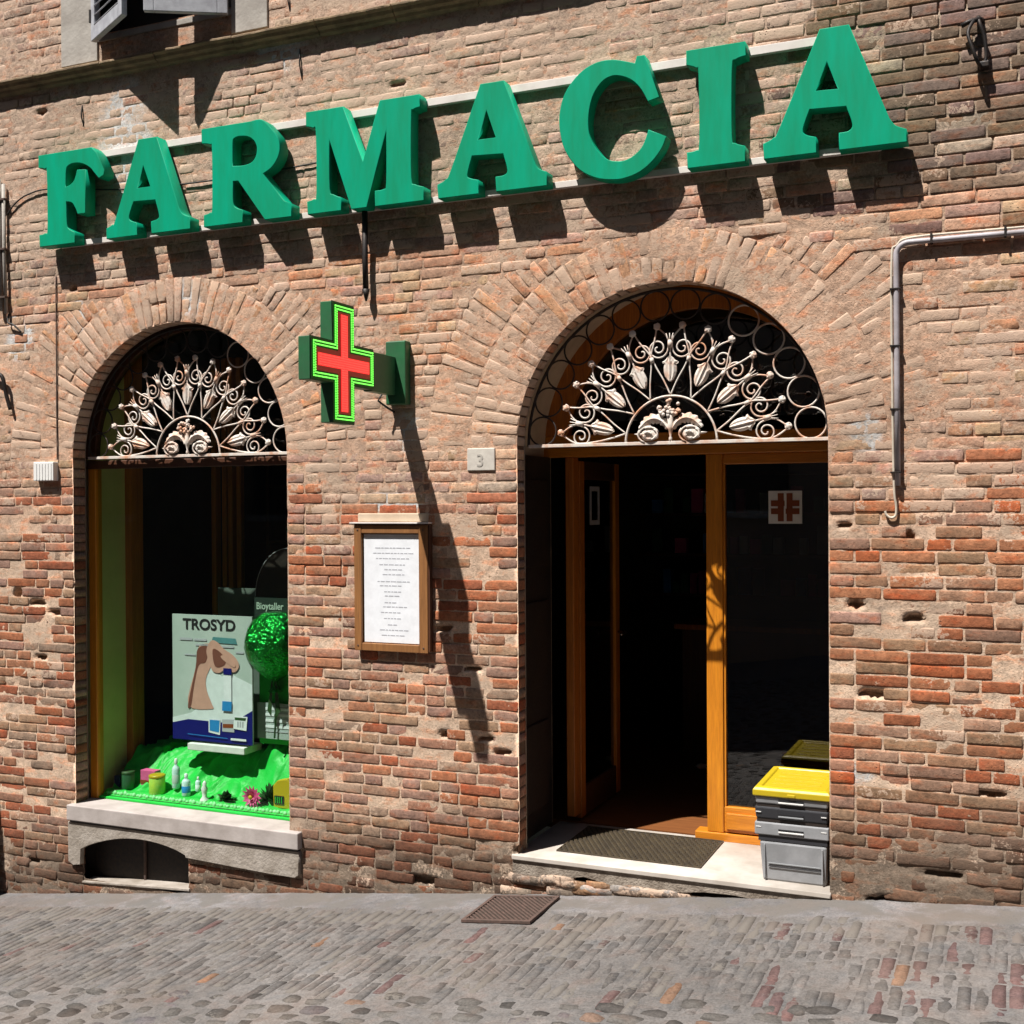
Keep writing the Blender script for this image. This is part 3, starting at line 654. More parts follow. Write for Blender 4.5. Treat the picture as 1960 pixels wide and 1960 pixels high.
MB().add([(-3.91, -.012, -.53), (-3.05, -.012, -.478), (-3.05, .1, -.478), (-3.91, .1, -.53), (-3.91, -.012, -.515), (-3.05, -.012, -.46), (-3.05, .1, -.46), (-3.91, .1, -.515)], [(0, 3, 2, 1), (4, 5, 6, 7), (0, 1, 5, 4), (1, 2, 6, 5), (2, 3, 7, 6), (3, 0, 4, 7)]).build('vent_ledge', M['apron'], BLD, bevel=.004)
curve_mesh('door_step', [[(-.86, 0), (.826, 0), (.826, -.018), (-.86, -.018)]], M['marble'], BLD, .74, .345, .004)
curve_mesh('step_riser', [[(-.86, -.0185), (.826, -.0185), (.826, -.045), (.6, -.062), (.5, -.078), (.35, -.066), (.2, -.07), (.05, -.09), (-.1, -.085), (-.3, -.096), (-.45, -.07), (-.6, -.098), (-.86, -.1)]], M['riser'], BLD, .73, .352, .003)
# rough rubble stones under the door step and in the plinth
ru = random.Random(21); st = []
for i in range(46):
    x = ru.uniform(-.85, .78); zt = -.085; zb = gz(x)
    if zb > zt-.03: continue
    z_ = ru.uniform(zb+.01, zt-.015); w = ru.uniform(.09, .22); h = min(ru.uniform(.03, .055), (zt-zb)*.8)
    c = [(.24, .19, .155), (.2, .155, .12), (.16, .12, .095), (.36, .32, .29), (.28, .16, .09)][ru.randrange(5)]
    mp = lambda u, v, H, x=x, z_=z_, w=w: (x+u, -.012-H-.01*(1-(2*u/w)**2), z_+v)
    st.append(piece('rubble_stone', w, h, mp, c, .2, .03, .006, .007, ru, 6, 4, .6))
place_pieces(st, 'rubble_stone', BLD, M['brick'], 60)
# ---------------------------------------------------------------- fanlight grilles
def arc(cx, cz, r, a0, a1, n, y): return [(cx+r*math.cos(R(a0+(a1-a0)*i/n)), y, cz+r*math.sin(R(a0+(a1-a0)*i/n))) for i in range(n+1)]
def pl(r, a, cx, y): return Vector((cx+r*math.cos(R(a)), y, ZS+r*math.sin(R(a))))
def crom(pts, sub=5):
    out = []; n = len(pts)
    for i in range(n-1):
        p0 = pts[max(i-1, 0)]; p1 = pts[i]; p2 = pts[i+1]; p3 = pts[min(i+2, n-1)]
        for k in range(sub):
            t = k/sub; out.append(.5*((2*p1)+(-p0+p2)*t+(2*p0-5*p1+4*p2-p3)*t*t+(-p0+3*p1-3*p2+p3)*t*t*t))
    out.append(pts[-1]); return out
def grille(cx, y, label):
    G = MB().box(cx-DR+.02, cx+DR-.003, y-.012, y+.012, ZS-.009, ZS+.009).build('fanlight_grille', M['grille'], BLD, bevel=.002)
    tag(G, label)
    MB().tube(arc(cx, ZS, .247, 0, 180, 30, y), .0062).build('inner_arch_bar', M['grille'], G, smooth=True)
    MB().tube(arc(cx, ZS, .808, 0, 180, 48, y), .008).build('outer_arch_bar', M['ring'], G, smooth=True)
    da = 180/14
    for k in range(14):
        a = (k+.5)*da; c = pl(.728, a, cx, y)
        MB().tube(arc(c.x, c.z, .0785, 0, 350, 24, y), .0048, closed=True).build('ring', M['grille'] if k < 5 else M['ring'], G, smooth=True)  # rings under the arch get the shade-darkened copy of the paint
        q = pl(.617, a, cx, y-.008); m = MB(); m.blob(q, .0195, .014, .0195, .12, 2, k)
        for i in range(5): m.blob(q+Vector((.013*math.cos(i*1.257), -.006, .013*math.sin(i*1.257))), .0075, .006, .0075, 0, 1)
        m.build('rosette', M['grille'], G, smooth=True)
    da = 180/7
    for k in range(7):
        a = (k+.5)*da
        for s in (-1, 1):
            pts = [pl(.252, a, cx, y), pl(.33, a+s*6.2, cx, y), pl(.40, a+s*10.6, cx, y), pl(.445, a+s*12.3, cx, y), pl(.49, a+s*13.9, cx, y-.004), pl(.55, a+s*17.0, cx, y-.004), pl(.605, a+s*18.6, cx, y)]
            if (k == 0 and s < 0) or (k == 6 and s > 0): pts = pts[:1]+[pl(.32, a+s*6.5, cx, y), pl(.42, a+s*10.8, cx, y), pl(.53, a+s*11.6, cx, y), pl(.61, a+s*7.4, cx, y)]
            MB().tube(crom(pts, 4), .0046).build('curved_bar', M['grille'], G, smooth=True)
            # from the node down to the collar, round into the spiral
            c = pl(.503, a+s*7.6, cx, y); up_ = (pl(1, a, cx, y)-pl(0, a, cx, y)).normalized(); tc = Vector((-up_.z, 0, up_.x))*s
            sp = [pl(.607, a+s*6.0, cx, y), pl(.575, a+s*3.0, cx, y), pl(.54, a+s*1.1, cx, y)]
            spiral = []
            for i in range(30):
                t = i/29; ph = R(600)*t; rr = .050*(1-t)**.75+.005
                spiral.append(c-tc*rr*math.cos(ph)-up_*rr*math.sin(ph))
            MB().tube(crom(sp+spiral, 2), .0046).build('scroll', M['grille'], G, smooth=True)
        m = MB(); m.tube([pl(.50, a, cx, y-.004), pl(.54, a, cx, y-.004)], .0135, 8); 
        for s in (-1, 0, 1): m.tube([pl(.53, a+s*.7, cx, y-.01), pl(.575, a+s*1.9, cx, y-.012)], .0042, 5, .002)
        m.build('collar', M['grille'], G, smooth=True)
        # leaf pendant hanging from each collar
        m = MB(); m.tube([pl(.50, a, cx, y), pl(.445, a, cx, y)], .0045)
        u_ = (pl(1, a, cx, y)-pl(0, a, cx, y)).normalized(); s_ = Vector((u_.z, 0, -u_.x)); vs = []; prof = [(.456, .005), (.446, .018), (.434, .028), (.426, .044), (.418, .04), (.413, .032), (.395, .035), (.372, .034), (.35, .028), (.332, .017), (.322, .003)]
        for (rr, hw) in prof:
            o_ = pl(rr, a, cx, y)
            for t in (-1, -.62, -.3, 0, .3, .62, 1): vs.append(o_+s_*hw*t+Vector((0, -.016*(1-abs(t))**.5+(.006 if abs(t) == .3 else 0)-.004, 0)))
        fs = [(i*7+j, i*7+j+1, i*7+8+j, i*7+7+j) for i in range(len(prof)-1) for j in range(6)]
        m.add(vs, fs)
        b = [v+Vector((0, 2*(y-v.y)+.002, 0)) for v in vs]; m.add(b, [f[::-1] for f in fs])
        m.build('leaf_pendant', M['grille'], G)
    for k in range(1, 7):
        a = k*da; MB().tube([pl(.434, a, cx, y-.004), pl(.462, a, cx, y-.004)], .0115, 8).build('collar', M['grille'], G, smooth=True)
    # bouquet inside the inner arch
    f = MB(); rg = random.Random(int(cx*10))
    for i in range(34):
        a = rg.uniform(0, 6.28); r_ = .055*math.sqrt(rg.random()); f.blob((cx+r_*math.cos(a)*1.15, y-.014-rg.random()*.008, ZS+.183+r_*math.sin(a)*.75), .011, .009, .011, .1, 1, i)
    f.build('flower_head', M['grille'], G, smooth=True)
    for s in (-1, 1):
        vs = []; cen = [Vector((cx+s*t[0], y, ZS+t[1])) for t in ((.012, .075), (.04, .112), (.08, .13), (.12, .122), (.15, .098), (.17, .078))]
        cc = crom(cen, 4); m_ = len(cc); fs = []
        for i, p in enumerate(cc):
            t = i/(m_-1); hw = .023*math.sin(math.pi*min(1, t*.86+.1))+.002
            d = (cc[min(i+1, m_-1)]-cc[max(i-1, 0)]).normalized(); nn = Vector((-d.z, 0, d.x))
            for q in (-1, -.5, 0, .5, 1): vs.append(p+nn*hw*q*(1+.25*math.sin(i*2.1))+Vector((0, -.02+.014*abs(q), 0)))
        fs = [(i*5+j, i*5+j+1, i*5+6+j, i*5+5+j) for i in range(m_-1) for j in range(4)]
        MB().add(vs, fs).add([v+Vector((0, .012, 0)) for v in vs], [q[::-1] for q in fs]).build('acanthus_leaf', M['grille'], G)
        m = MB(); c = Vector((cx+s*.112, y-.008, ZS+.047))
        for i in range(9):
            a0 = i*1.1; rr = .012+.0054*i
            m.tube([c+Vector((rr*1.15*math.cos(a0+t), -.002-(9-i)*.0016, rr*.85*math.sin(a0+t))) for t in (0, .35, .7, 1.05, 1.4, 1.75)], .0052, 5)
        m.blob(c, .05, .008, .036, .1, 2, 3); m.tube([c+Vector((s*.03, 0, 0)), c+Vector((s*.085, 0, .004))], .012, 6, .001)
        m.build('rose', M['grille'], G, smooth=True)
    MB().lathe([(.008, .0), (.01, .02), (.005, .03), (.012, .06), (.022, .085), (.014, .1), (.02, .135), (.008, .15)], (cx, y-.004, ZS+.005), 10).build('stem', M['grille'], G, smooth=True)
grille(0, .118, 'white iron fanlight grille above the open doorway')
grille(WX, .118, 'white iron fanlight grille above the shop window')

# ---------------------------------------------------------------- doorway joinery
FY = .66
B('door_post', M['oak'], BLD, .05, .145, FY, FY+.09, .05, 2.19, .006)
B('door_post', M['brownwood'], BLD, -.80, -.748, FY, FY+.09, .05, 2.19, .006)
B('door_post', M['oak'], BLD, .84, .95, FY, FY+.09, .05, 2.19, .006)
MB().box(.145, .158, FY+.012, FY+.05, .2, 2.13).build('glazing_bead', M['oak'], BLD, bevel=.003)
B('door_head_rail', M['oakx'], BLD, -.95, .95, FY-.012, FY+.10, 2.19, 2.245, .006)
B('door_transom', M['oakx'], BLD, -.95, .95, FY+.004, FY+.10, 2.245, 2.32, .008)
B('door_top_rail', M['oakx'], BLD, .145, .84, FY+.01, FY+.07, 2.13, 2.19, .005)
B('door_bottom_rail', M['oakx'], BLD, .145, .84, FY+.008, FY+.07, .055, .2, .006)
B('door_sill', M['oakx'], BLD, -.02, .95, FY-.006, FY+.1, .0005, .05, .006)
B('door_weatherboard', M['oakx'], BLD, .16, .84, FY-.008, FY+.01, .075, .165, .004)
dg_ = B('door_pane', M['doorglass'], BLD, .158, .84, FY+.035, FY+.041, .2, 2.13, 0)
def half_ring(name, cx, r0, r1, y0, y1, mat, zb=ZS):
    n = 40; vs = []
    for y in (y0, y1):
        for r in (r0, r1):
            vs += [(cx-r*math.cos(math.pi*k/n), y, max(zb, ZS+r*math.sin(math.pi*k/n))) for k in range(n+1)]
    m = n+1; fs = []
    for k in range(n):
        fs += [(k, k+1, m+k+1, m+k), (2*m+k+1, 2*m+k, 3*m+k, 3*m+k+1), (k+1, k, 2*m+k, 2*m+k+1), (m+k, m+k+1, 3*m+k+1, 3*m+k)]
    fs += [(0, m, 3*m, 2*m), (n, 2*m+n, 3*m+n, m+n)]
    return raw(name, vs, fs, mat, BLD, bevel=.004)
half_ring('fanlight_frame', 0, .79, .95, FY, FY+.08, M['brownwood'], 2.32)
curve_mesh('fanlight_pane', [[(.80*math.cos(math.pi*k/30), ZS+.80*math.sin(math.pi*k/30)) for k in range(2, 29)]], M['doorglass'], BLD, .006, FY+.04)
# leaf standing open, turned inwards on the left
LX = -.765
lf = MB().box(LX-.022, LX+.022, .76, .84, .02, 2.17).build('door_leaf', M['brownwood'], BLD, bevel=.004); tag(lf, 'glazed timber leaf standing open into the shop')
B('leaf_stile', M['oak'], lf, LX-.022, LX+.022, 1.43, 1.51, .02, 2.17)
B('leaf_rail', M['darkwood'], lf, LX-.02, LX+.02, .84, 1.43, .02, .2); B('leaf_rail', M['darkwood'], lf, LX-.02, LX+.02, .84, 1.43, 2.06, 2.17)
B('leaf_pane', M['doorglass'], lf, LX-.003, LX+.003, .84, 1.43, .2, 2.06, 0)
MB().tube([(LX+.02, 1.47, 1.07), (LX+.075, 1.47, 1.07), (LX+.08, 1.45, 1.07), (LX+.08, 1.36, 1.065)], .009, 8).build('handle', M['chrome'], lf, smooth=True)
s_ = MB(); yy = (.98, 1.16); zz = (1.78, 2.02)
s_.box(LX+.005, LX+.007, yy[0], yy[1], zz[0], zz[0]+.03).box(LX+.005, LX+.007, yy[0], yy[1], zz[1]-.03, zz[1]).box(LX+.005, LX+.007, yy[0], yy[0]+.03, zz[0]+.03, zz[1]-.03).box(LX+.005, LX+.007, yy[1]-.03, yy[1], zz[0]+.03, zz[1]-.03)
s_.build('notice_sticker', M['ink'], lf)
B('outer_shutter_leaf', M['blackpaint'], BLD, -.925, -.885, .13, .64, .01, 2.19, .004); B('outer_shutter_leaf', M['blackpaint'], BLD, .885, .925, .13, .64, .01, 2.19, .004)
for z0 in (.15, .85, 1.55): B('shutter_panel', M['blackpaint'], BLD, -.884, -.872, .2, .56, z0, z0+.5, .01)
# pharmacists' cross sticker on the right pane
stx, stz, sy = .49, 1.887, FY+.028
sk = B('cross_sticker', M['plastic_white'], BLD, stx-.092, stx+.092, sy, sy+.004, stz-.091, stz+.091, 0); tag(sk, 'square white sticker with a dark red woven cross')
w = MB()
for q in (-.024, .024): w.box(stx+q-.0165, stx+q+.0165, sy-.002, sy-.0005, stz-.078, stz+.078)
for q in (-.022, .022): w.box(stx-.078, stx-.0405, sy-.002, sy-.0005, stz+q-.0165, stz+q+.0165).box(stx+.0405, stx+.078, sy-.002, sy-.0005, stz+q-.0165, stz+q+.0165)
w.build('woven_cross', M['redprint'], sk)
w = MB()
for i, q in enumerate((-.024, .024)):
    for j, p_ in enumerate((-.022, .022)):
        if (i+j) % 2: w.box(stx+q-.021, stx+q+.021, sy-.004, sy-.0025, stz+p_-.0145, stz+p_+.0145)
w.build('cross_strand', M['redprint'], sk)

# ---------------------------------------------------------------- shop interior
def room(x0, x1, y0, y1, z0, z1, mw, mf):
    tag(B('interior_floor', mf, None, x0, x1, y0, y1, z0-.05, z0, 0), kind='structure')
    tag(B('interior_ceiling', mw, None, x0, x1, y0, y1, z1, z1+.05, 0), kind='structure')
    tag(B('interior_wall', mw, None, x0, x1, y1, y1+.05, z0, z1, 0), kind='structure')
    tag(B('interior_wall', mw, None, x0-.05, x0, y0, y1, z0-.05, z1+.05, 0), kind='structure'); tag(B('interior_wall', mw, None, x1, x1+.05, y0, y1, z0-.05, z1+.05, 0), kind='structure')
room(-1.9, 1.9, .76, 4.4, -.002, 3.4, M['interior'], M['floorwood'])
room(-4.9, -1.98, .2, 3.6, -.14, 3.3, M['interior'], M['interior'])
t = tag(empty('shop_counter', (.2, 3.0, 0)), 'dark wooden shop counter deep inside the doorway', 'counter')
B('counter_front', M['darkwood'], t, -.7, 1.5, 2.9, 2.95, 0, .95); B('counter_top', M['brownwood'], t, -.75, 1.55, 2.85, 3.4, .95, .99)
t = tag(empty('wall_shelves', (0, 4.2, 0)), 'dark shelves of small cartons on the back wall behind the counter', 'shelves')
for zz in (1.1, 1.45, 1.8, 2.15): B('shelf_board', M['darkwood'], t, -1.4, 1.6, 4.1, 4.38, zz, zz+.025)
rc_ = random.Random(17); k_ = 0
for zz in (1.125, 1.475, 1.825):
    x = -1.3
    while x < 1.5:
        w_ = rc_.uniform(.05, .12); h_ = rc_.uniform(.1, .24)
        if rc_.random() < .75: B('carton', (M['paper'], M['pink'], M['skyblue'], M['boxgreen'])[rc_.randrange(4)], t, x, x+w_, 4.12, 4.2, zz+.001, zz+h_, 0)
        x += w_+.015
# ---------------------------------------------------------------- shop window
GY = .165
B('window_post', M['oak'], BLD, -3.985, -3.925, GY-.012, GY+.05, -.02, 2.16, .005)
B('window_post', M['oak'], BLD, -2.35, -2.29, GY-.012, GY+.05, -.02, 2.16, .005)
B('window_transom', M['darkwood'], BLD, -4.0, -2.27, GY-.012, GY+.05, 2.16, 2.215, .006)
B('window_bottom_rail', M['satin'], BLD, -3.925, -2.35, GY, GY+.03, -.02, -.004, .003)
half_ring('window_fanlight_frame', WX, .80, .93, GY, GY+.05, M['darkwood'], 2.215)
B('window_pane', M['glass'], BLD, -3.925, -2.35, GY+.012, GY+.017, -.004, 2.16, 0)
curve_mesh('window_fanlight_pane', [[(WX+.81*math.cos(math.pi*k/30), ZS+.81*math.sin(math.pi*k/30)) for k in range(0, 31)]], M['glass'], BLD, .005, GY+.02)
tag(B('display_side_wall', M['olivewall'], None, -4.02, -3.985, GY+.06, .5, -.1, 3.2, 0), 'olive green side panel at the left of the shop window', 'panel')
tag(B('display_post', M['brownwood'], None, -3.99, -3.93, .5, .62, -.1, 3.2, .005), 'brown timber post behind the green panel in the window', 'post')
t = tag(empty('display_column', (-3.7, 1.2, -.14)), 'dark fluted wooden column standing inside the shop window', 'column')
for i, xx in enumerate((-3.78, -3.70, -3.63, -3.57)): B('flute', M['brownwood'], t, xx-.02, xx+.02, 1.2+.02*(i % 2), 1.27, -.14, 3.0, .008)
t = tag(empty('shelf_unit', (-3.1, 1.75, -.14)), 'dark shelves with small jars deep inside the shop', 'shelf')
for zz in (.7, 1.15, 1.62, 2.05): B('shelf_board', M['darkwood'], t, -3.65, -2.5, 1.7, 1.95, zz, zz+.02)
B('shelf_end', M['darkwood'], t, -3.67, -3.64, 1.7, 1.95, -.14, 2.6); B('shelf_end', M['darkwood'], t, -3.02, -2.99, 1.7, 1.95, -.14, 2.6)
rj = random.Random(9)
for i in range(7):
    xx = -3.5+i*.075; h = rj.uniform(.09, .2)
    o = MB().lathe([(.02, 0), (.024, .01), (.024, h*.7), (.01, h*.82), (.011, h)], (xx, 1.76, 1.64), 10).build('jar', M['bottle'], None, smooth=True, centre='base')
    tag(o, 'pale jar on the upper shelf inside the window, %s' % ('first from the column', 'second from the column', 'third from the column', 'middle one of the row', 'fifth from the column', 'sixth from the column', 'last of the row')[i], 'jar', 'jars on the shelf deep inside the shop')
# satin cloth
vs = []; nx, ny = 190, 90
def cloth_z(x, y):
    t = (y-.19)/.62
    base = .0+.02*sst(0, .06, t)+(.22+.1*sst(-3.0, -2.7, x))*sst(.12, .62, t)
    g = (x+3.2)*17+5*fb(x*1.8, y*2.2)+5*(y-.3)*nz(x*2, 3)
    g2 = (x+2.2)*9-(y-.2)*14+3*fb(x*2.5, y*2, 4); k_ = sst(.08, .25, t)
    f = (.030*math.exp(-6*math.sin(g*.8)**2)*(.4+1.2*abs(nz(x*2, y*2, 9)))+.026*math.exp(-9*math.sin(g2)**2)+.014*math.exp(-14*math.sin(g2*1.7+g*.5)**2)-.012)*k_+.012*fb(x*5, y*6, 3)*k_+.01*(1-abs(nz(x*11, y*10, 8))*2.2)*sst(.02, .1, t)
    dome = .10*math.exp(-((x+2.95)/.5)**2-((y-.55)/.2)**2)*.4
    return max(-.0, base+f+dome)
for j in range(ny):
    for i in range(nx): x = lerp(-3.92, -2.3, i/(nx-1)); y = lerp(.19, .95, j/(ny-1)); vs.append((x, y, cloth_z(x, y)))
o = raw('satin_cloth', vs, [(j*nx+i, j*nx+i+1, (j+1)*nx+i+1, (j+1)*nx+i) for j in range(ny-1) for i in range(nx-1)], M['satin'], None, smooth=True, centre='base')
tag(o, 'bright green satin cloth draped in folds over the window base', 'cloth')
o = MB()
for i in range(58):
    x = -3.88+i*.0268; o.blob((x, .205+.006*(i % 2), .012), .017, .011, .012+.004*(i % 3), .2, 1, i)
tag(o.build('cloth_trim', simple('pale_green_trim', (.35, .75, .38), (.1, .6, .15), 40, .6, .2), None, smooth=True, centre='base'), 'pale green ruffled trim along the front of the window', 'trim')
# TROSYD poster board
PX0, PX1, PZ0, PZ1, PY = -3.47, -2.835, .375, 1.20, .36
pb = B('poster_board', M['posterbg'], None, PX0, PX1, PY, PY+.012, PZ0, PZ1, 0); tag(pb, 'TROSYD advertising board with a hand holding a tube', 'poster')
def PP(u, v): return (PX0+(PX1-PX0)*u, PZ0+(PZ1-PZ0)*v)
def prs(name, poly, mat, k): return curve_mesh(name, [smooth_loop([(*PP(*p), 1) for p in poly])], mat, pb, .0008, PY-.0012*k+.0004)
def prt(name, poly, mat, k=1): return MB().prism([PP(*p) for p in poly], PY-.0012*k, PY-.0012*k+.0008).build(name, mat, pb)
prt('white_garment', [(.0, .0), (.0, .17), (.24, .22), (.3, .25), (.42, .58), (.5, .6), (.62, .52), (.75, .54), (1, .47), (1, .0)], M['posterwhite'], 1)
prt('navy_band', [(.0, .0), (.0, .13), (.2, .165), (.62, .16), (.84, .2), (1, .27), (1, 0)], M['posterblue'], 2)
prs('forearm', [(.2, .28), (.3, .58), (.33, .73), (.4, .77), (.5, .76), (.5, .62), (.43, .5), (.44, .4), (.5, .3), (.5, .26)], M['skin'], 3)
prs('arm_shadow', [(.2, .28), (.3, .58), (.33, .73), (.46, .75), (.43, .63), (.34, .6), (.28, .44), (.24, .28)], M['skindark'], 4)
prs('hand', [(.44, .72), (.5, .8), (.58, .79), (.66, .74), (.76, .7), (.83, .65), (.84, .6), (.78, .56), (.68, .58), (.6, .55), (.52, .56), (.48, .62)], M['skin'], 5)
prs('finger_shadow', [(.52, .73), (.6, .72), (.68, .66), (.66, .61), (.55, .6)], M['skindark'], 6); prs('finger', [(.62, .68), (.7, .69), (.8, .63), (.79, .6), (.7, .63)], M['skin'], 7)
prt('tube', [(.655, .56), (.75, .56), (.75, .3), (.66, .3)], M['paper'], 6); prt('tube_cap', [(.655, .59), (.755, .59), (.755, .54), (.655, .54)], M['posterblue'], 8)
prt('tube_label', [(.64, .33), (.755, .33), (.75, .255), (.635, .255)], M['skyblue'], 8)
prt('product_box', [(.46, .185), (.61, .185), (.6, .06), (.46, .075)], M['paper'], 4); prt('product_print', [(.475, .175), (.6, .175), (.59, .08), (.475, .09)], M['skyblue'], 5)
prt('product_box', [(.63, .185), (.77, .19), (.78, .09), (.63, .09)], M['ink'], 4); prt('product_print', [(.64, .15), (.77, .155), (.77, .125), (.64, .12)], M['redprint'], 5)
prt('product_box', [(.78, .22), (.945, .22), (.93, .11), (.77, .12)], M['paper'], 6); prt('product_print', [(.79, .21), (.93, .21), (.92, .19), (.79, .19)], M['leaf'], 7)
for u in (.82, .85, .88): prt('product_print', [(u, .18), (u+.018, .18), (u+.016, .135), (u, .135)], M['ink'], 7)
x_, z_ = PP(.47, .885); text_obj('heading', 'TROSYD', .098, x_, PY-.002, z_, M['black'], pb, bold=.0025, sx=1.12)
for u0, u1, v0, v1 in ((.1, .26, .795, .815), (.28, .44, .795, .812), (.3, .5, .755, .77), (.54, .78, .75, .765), (.8, .9, .71, .725), (.16, .3, .675, .687)): prt('text_line', [(u0, v0), (u1, v0), (u1, v1), (u0, v1)], M['ink'], 3)
prt('text_line', [(.5, .785), (.82, .78), (.8, .825), (.52, .83)], simple('teal_print', (.08, .25, .27)), 3)
prt('white_logo', [(.74, .045), (.93, .045), (.93, .028), (.74, .028)], M['paper'], 8); prt('rule', [(.2, .052), (.7, .042), (.7, .037), (.2, .047)], M['skyblue'], 8)
tag(B('display_plinth', M['plastic_white'], None, -3.33, -2.88, .33, .52, .315, .36, .004), 'low white plinth under the advertising board', 'plinth')
tag(B('backing_board', simple('grey_green_board', (.12, .15, .13)), None, -3.3, -2.83, .62, .63, .36, 1.36, 0), 'plain grey-green board standing behind the advertising board', 'board')
# name board, balloon, green card and leaflet at the right edge of the window
sb = B('brand_board', M['leaf'], None, -2.93, -2.42, .52, .53, 1.17, 1.31, 0); sb.data.materials[0] = simple('blackish_green_board', (.006, .022, .014)); tag(sb, 'small blackish green name board above the green foil balloon', 'sign')
text_obj('lettering', 'Bioytaller', .064, -2.915, .518, 1.235, simple('pale_green_print', (.45, .58, .48)), sb, 'LEFT', bold=.001, sx=.86)
ar = MB().prism([(-2.93, 1.315)]+[(-2.67-.26*math.cos(math.pi*k/20), 1.315+.32*math.sin(math.pi*k/20)) for k in range(21)], .535, .54); o = ar.build('arched_board', M['blackpaint'], None); tag(o, 'black arched display board with a thin pale outline', 'board')
MB().tube([(-2.67-.26*math.cos(math.pi*k/20), .53, 1.315+.32*math.sin(math.pi*k/20)) for k in range(21)], .0022, 5).build('outline', M['ink'], o)
B('pale_panel', M['ink'], o, -2.60, -2.50, .528, .533, 1.40, 1.62, 0)
bl = MB(); bc = (-2.70, .42, 1.02)
def wob(a, i): return .035*math.cos(a*9)+.03*math.sin(a*5+i)
bl.lathe([(.02, -.235), (.07, -.2), (.13, -.15), (.175, -.09), (.195, -.02), (.195, .04), (.175, .11), (.14, .165), (.08, .205), (.02, .215)], bc, 36, 'z', wob)
o = bl.build('foil_balloon', M['greenglass'], None, smooth=True); tag(o, 'shiny green foil balloon beside the advertising board', 'balloon')
MB().lathe([(.022, 0), (.014, -.02), (.03, -.05), (.05, -.07)], (bc[0], bc[1], bc[2]-.23), 12).build('knot', M['greenglass'], o, smooth=True)
MB().tube([(bc[0], bc[1], bc[2]-.22), (bc[0]+.005, bc[1], bc[2]-.4), (bc[0]-.01, bc[1], .42)], .006, 6).build('stick', M['leaf'], o)
for s in (-1, 1): MB().prism([(bc[0]+s*.004, bc[2]-.2), (bc[0]+s*.012, bc[2]-.2), (bc[0]+s*.05, bc[2]-.42), (bc[0]+s*.02, bc[2]-.46)], .40, .402).build('ribbon', M['leaf'], o)
tag(B('green_card', M['lime'], None, -2.86, -2.42, .47, .48, .37, .86, 0), 'bright green upright card behind the balloon', 'card')
lf2 = B('leaflet', simple('grey_leaflet', (.4, .47, .45)), None, -2.855, -2.5, .44, .446, .41, .64, 0); tag(lf2, 'grey leaflet with white text lines in front of the green card', 'leaflet')
for i in range(4): B('text_line', M['paper'], lf2, -2.79, -2.53, .437, .439, .595-.038*i, .612-.038*i, 0)
B('text_line', M['ink'], lf2, -2.82, -2.62, .437, .439, .455, .462, 0)
# goods along the front
def bottle(x, y, h, r, lab, capm=M['paper'], band=M['skyblue']):
    o = MB().lathe([(r*.9, 0), (r, .006), (r, h*.62), (r*.8, h*.7), (r*.34, h*.76), (r*.34, h*.82)], (x, y, cloth_z(x, y)+.002), 16).build('bottle', M['bottle'], None, smooth=True, centre='base'); tag(o, lab, 'bottle')
    z0 = cloth_z(x, y)
    MB().lathe([(r*.4, 0), (r*.42, .004), (r*.38, h*.16), (r*.2, h*.18)], (x, y, z0+h*.81), 12).build('cap', capm, o, smooth=True)
    MB().lathe([(r*1.01, 0), (r*1.015, .001), (r*1.015, h*.28), (r*1.01, h*.281)], (x, y, z0+h*.18), 16).build('label', band, o, smooth=True)
bottle(-3.40, .30, .20, .026, 'tall pale bottle, taller of the two near the middle of the window', M['plastic_white'], M['posterbg'])
bottle(-3.29, .265, .15, .028, 'short pale bottle with a blue label in front of the tall bottle')
bottle(-3.23, .31, .10, .018, 'smallest pale bottle beside the short blue-labelled one', M['plastic_white'], M['paper'])
def tin(x, y, h, r, mat, lab, lid=None):
    z0 = cloth_z(x, y)
    o = MB().lathe([(r*.95, 0), (r, .005), (r, h-.005), (r*.95, h)], (x, y, z0), 18).build('tin', mat, None, smooth=True, centre='base'); tag(o, lab, 'tin')
    MB().lathe([(r*1.03, 0), (r*1.04, .002), (r*1.04, .013), (r*.9, .018)], (x, y, z0+h), 18).build('lid', lid or mat, o, smooth=True)
tin(-3.80, .30, .10, .045, M['boxgreen'], 'dark green tin at the left end of the window goods', M['leaf'])
tin(-3.53, .27, .11, .052, simple('yellow_green_tin', (.5, .68, .05), (.3, .6, .1), 18), 'yellow-green tin between the pink box and the pale bottles', M['yellow'])
o = B('carton', M['pink'], None, -3.72, -3.60, .33, .39, .04, .15, .002); tag(o, 'pink carton behind the yellow-green tin', 'box'); B('carton_stripe', M['redprint'], o, -3.722, -3.598, .328, .392, .06, .085, 0)
tag(B('carton', simple('navy_carton', (.01, .015, .1)), None, -3.92, -3.87, .30, .36, .02, .10, .002), 'small navy carton in the left corner of the window', 'box')
o = MB().lathe([(.032, 0), (.028, .012), (.014, .03), (.018, .06), (.022, .08), (.012, .1), (.014, .115), (.004, .13)], (-3.12, .235, .02), 14).build('figurine', M['plastic_white'], None, smooth=True, centre='base'); tag(o, 'little white figurine on the green cloth', 'figurine')
rl = random.Random(4)
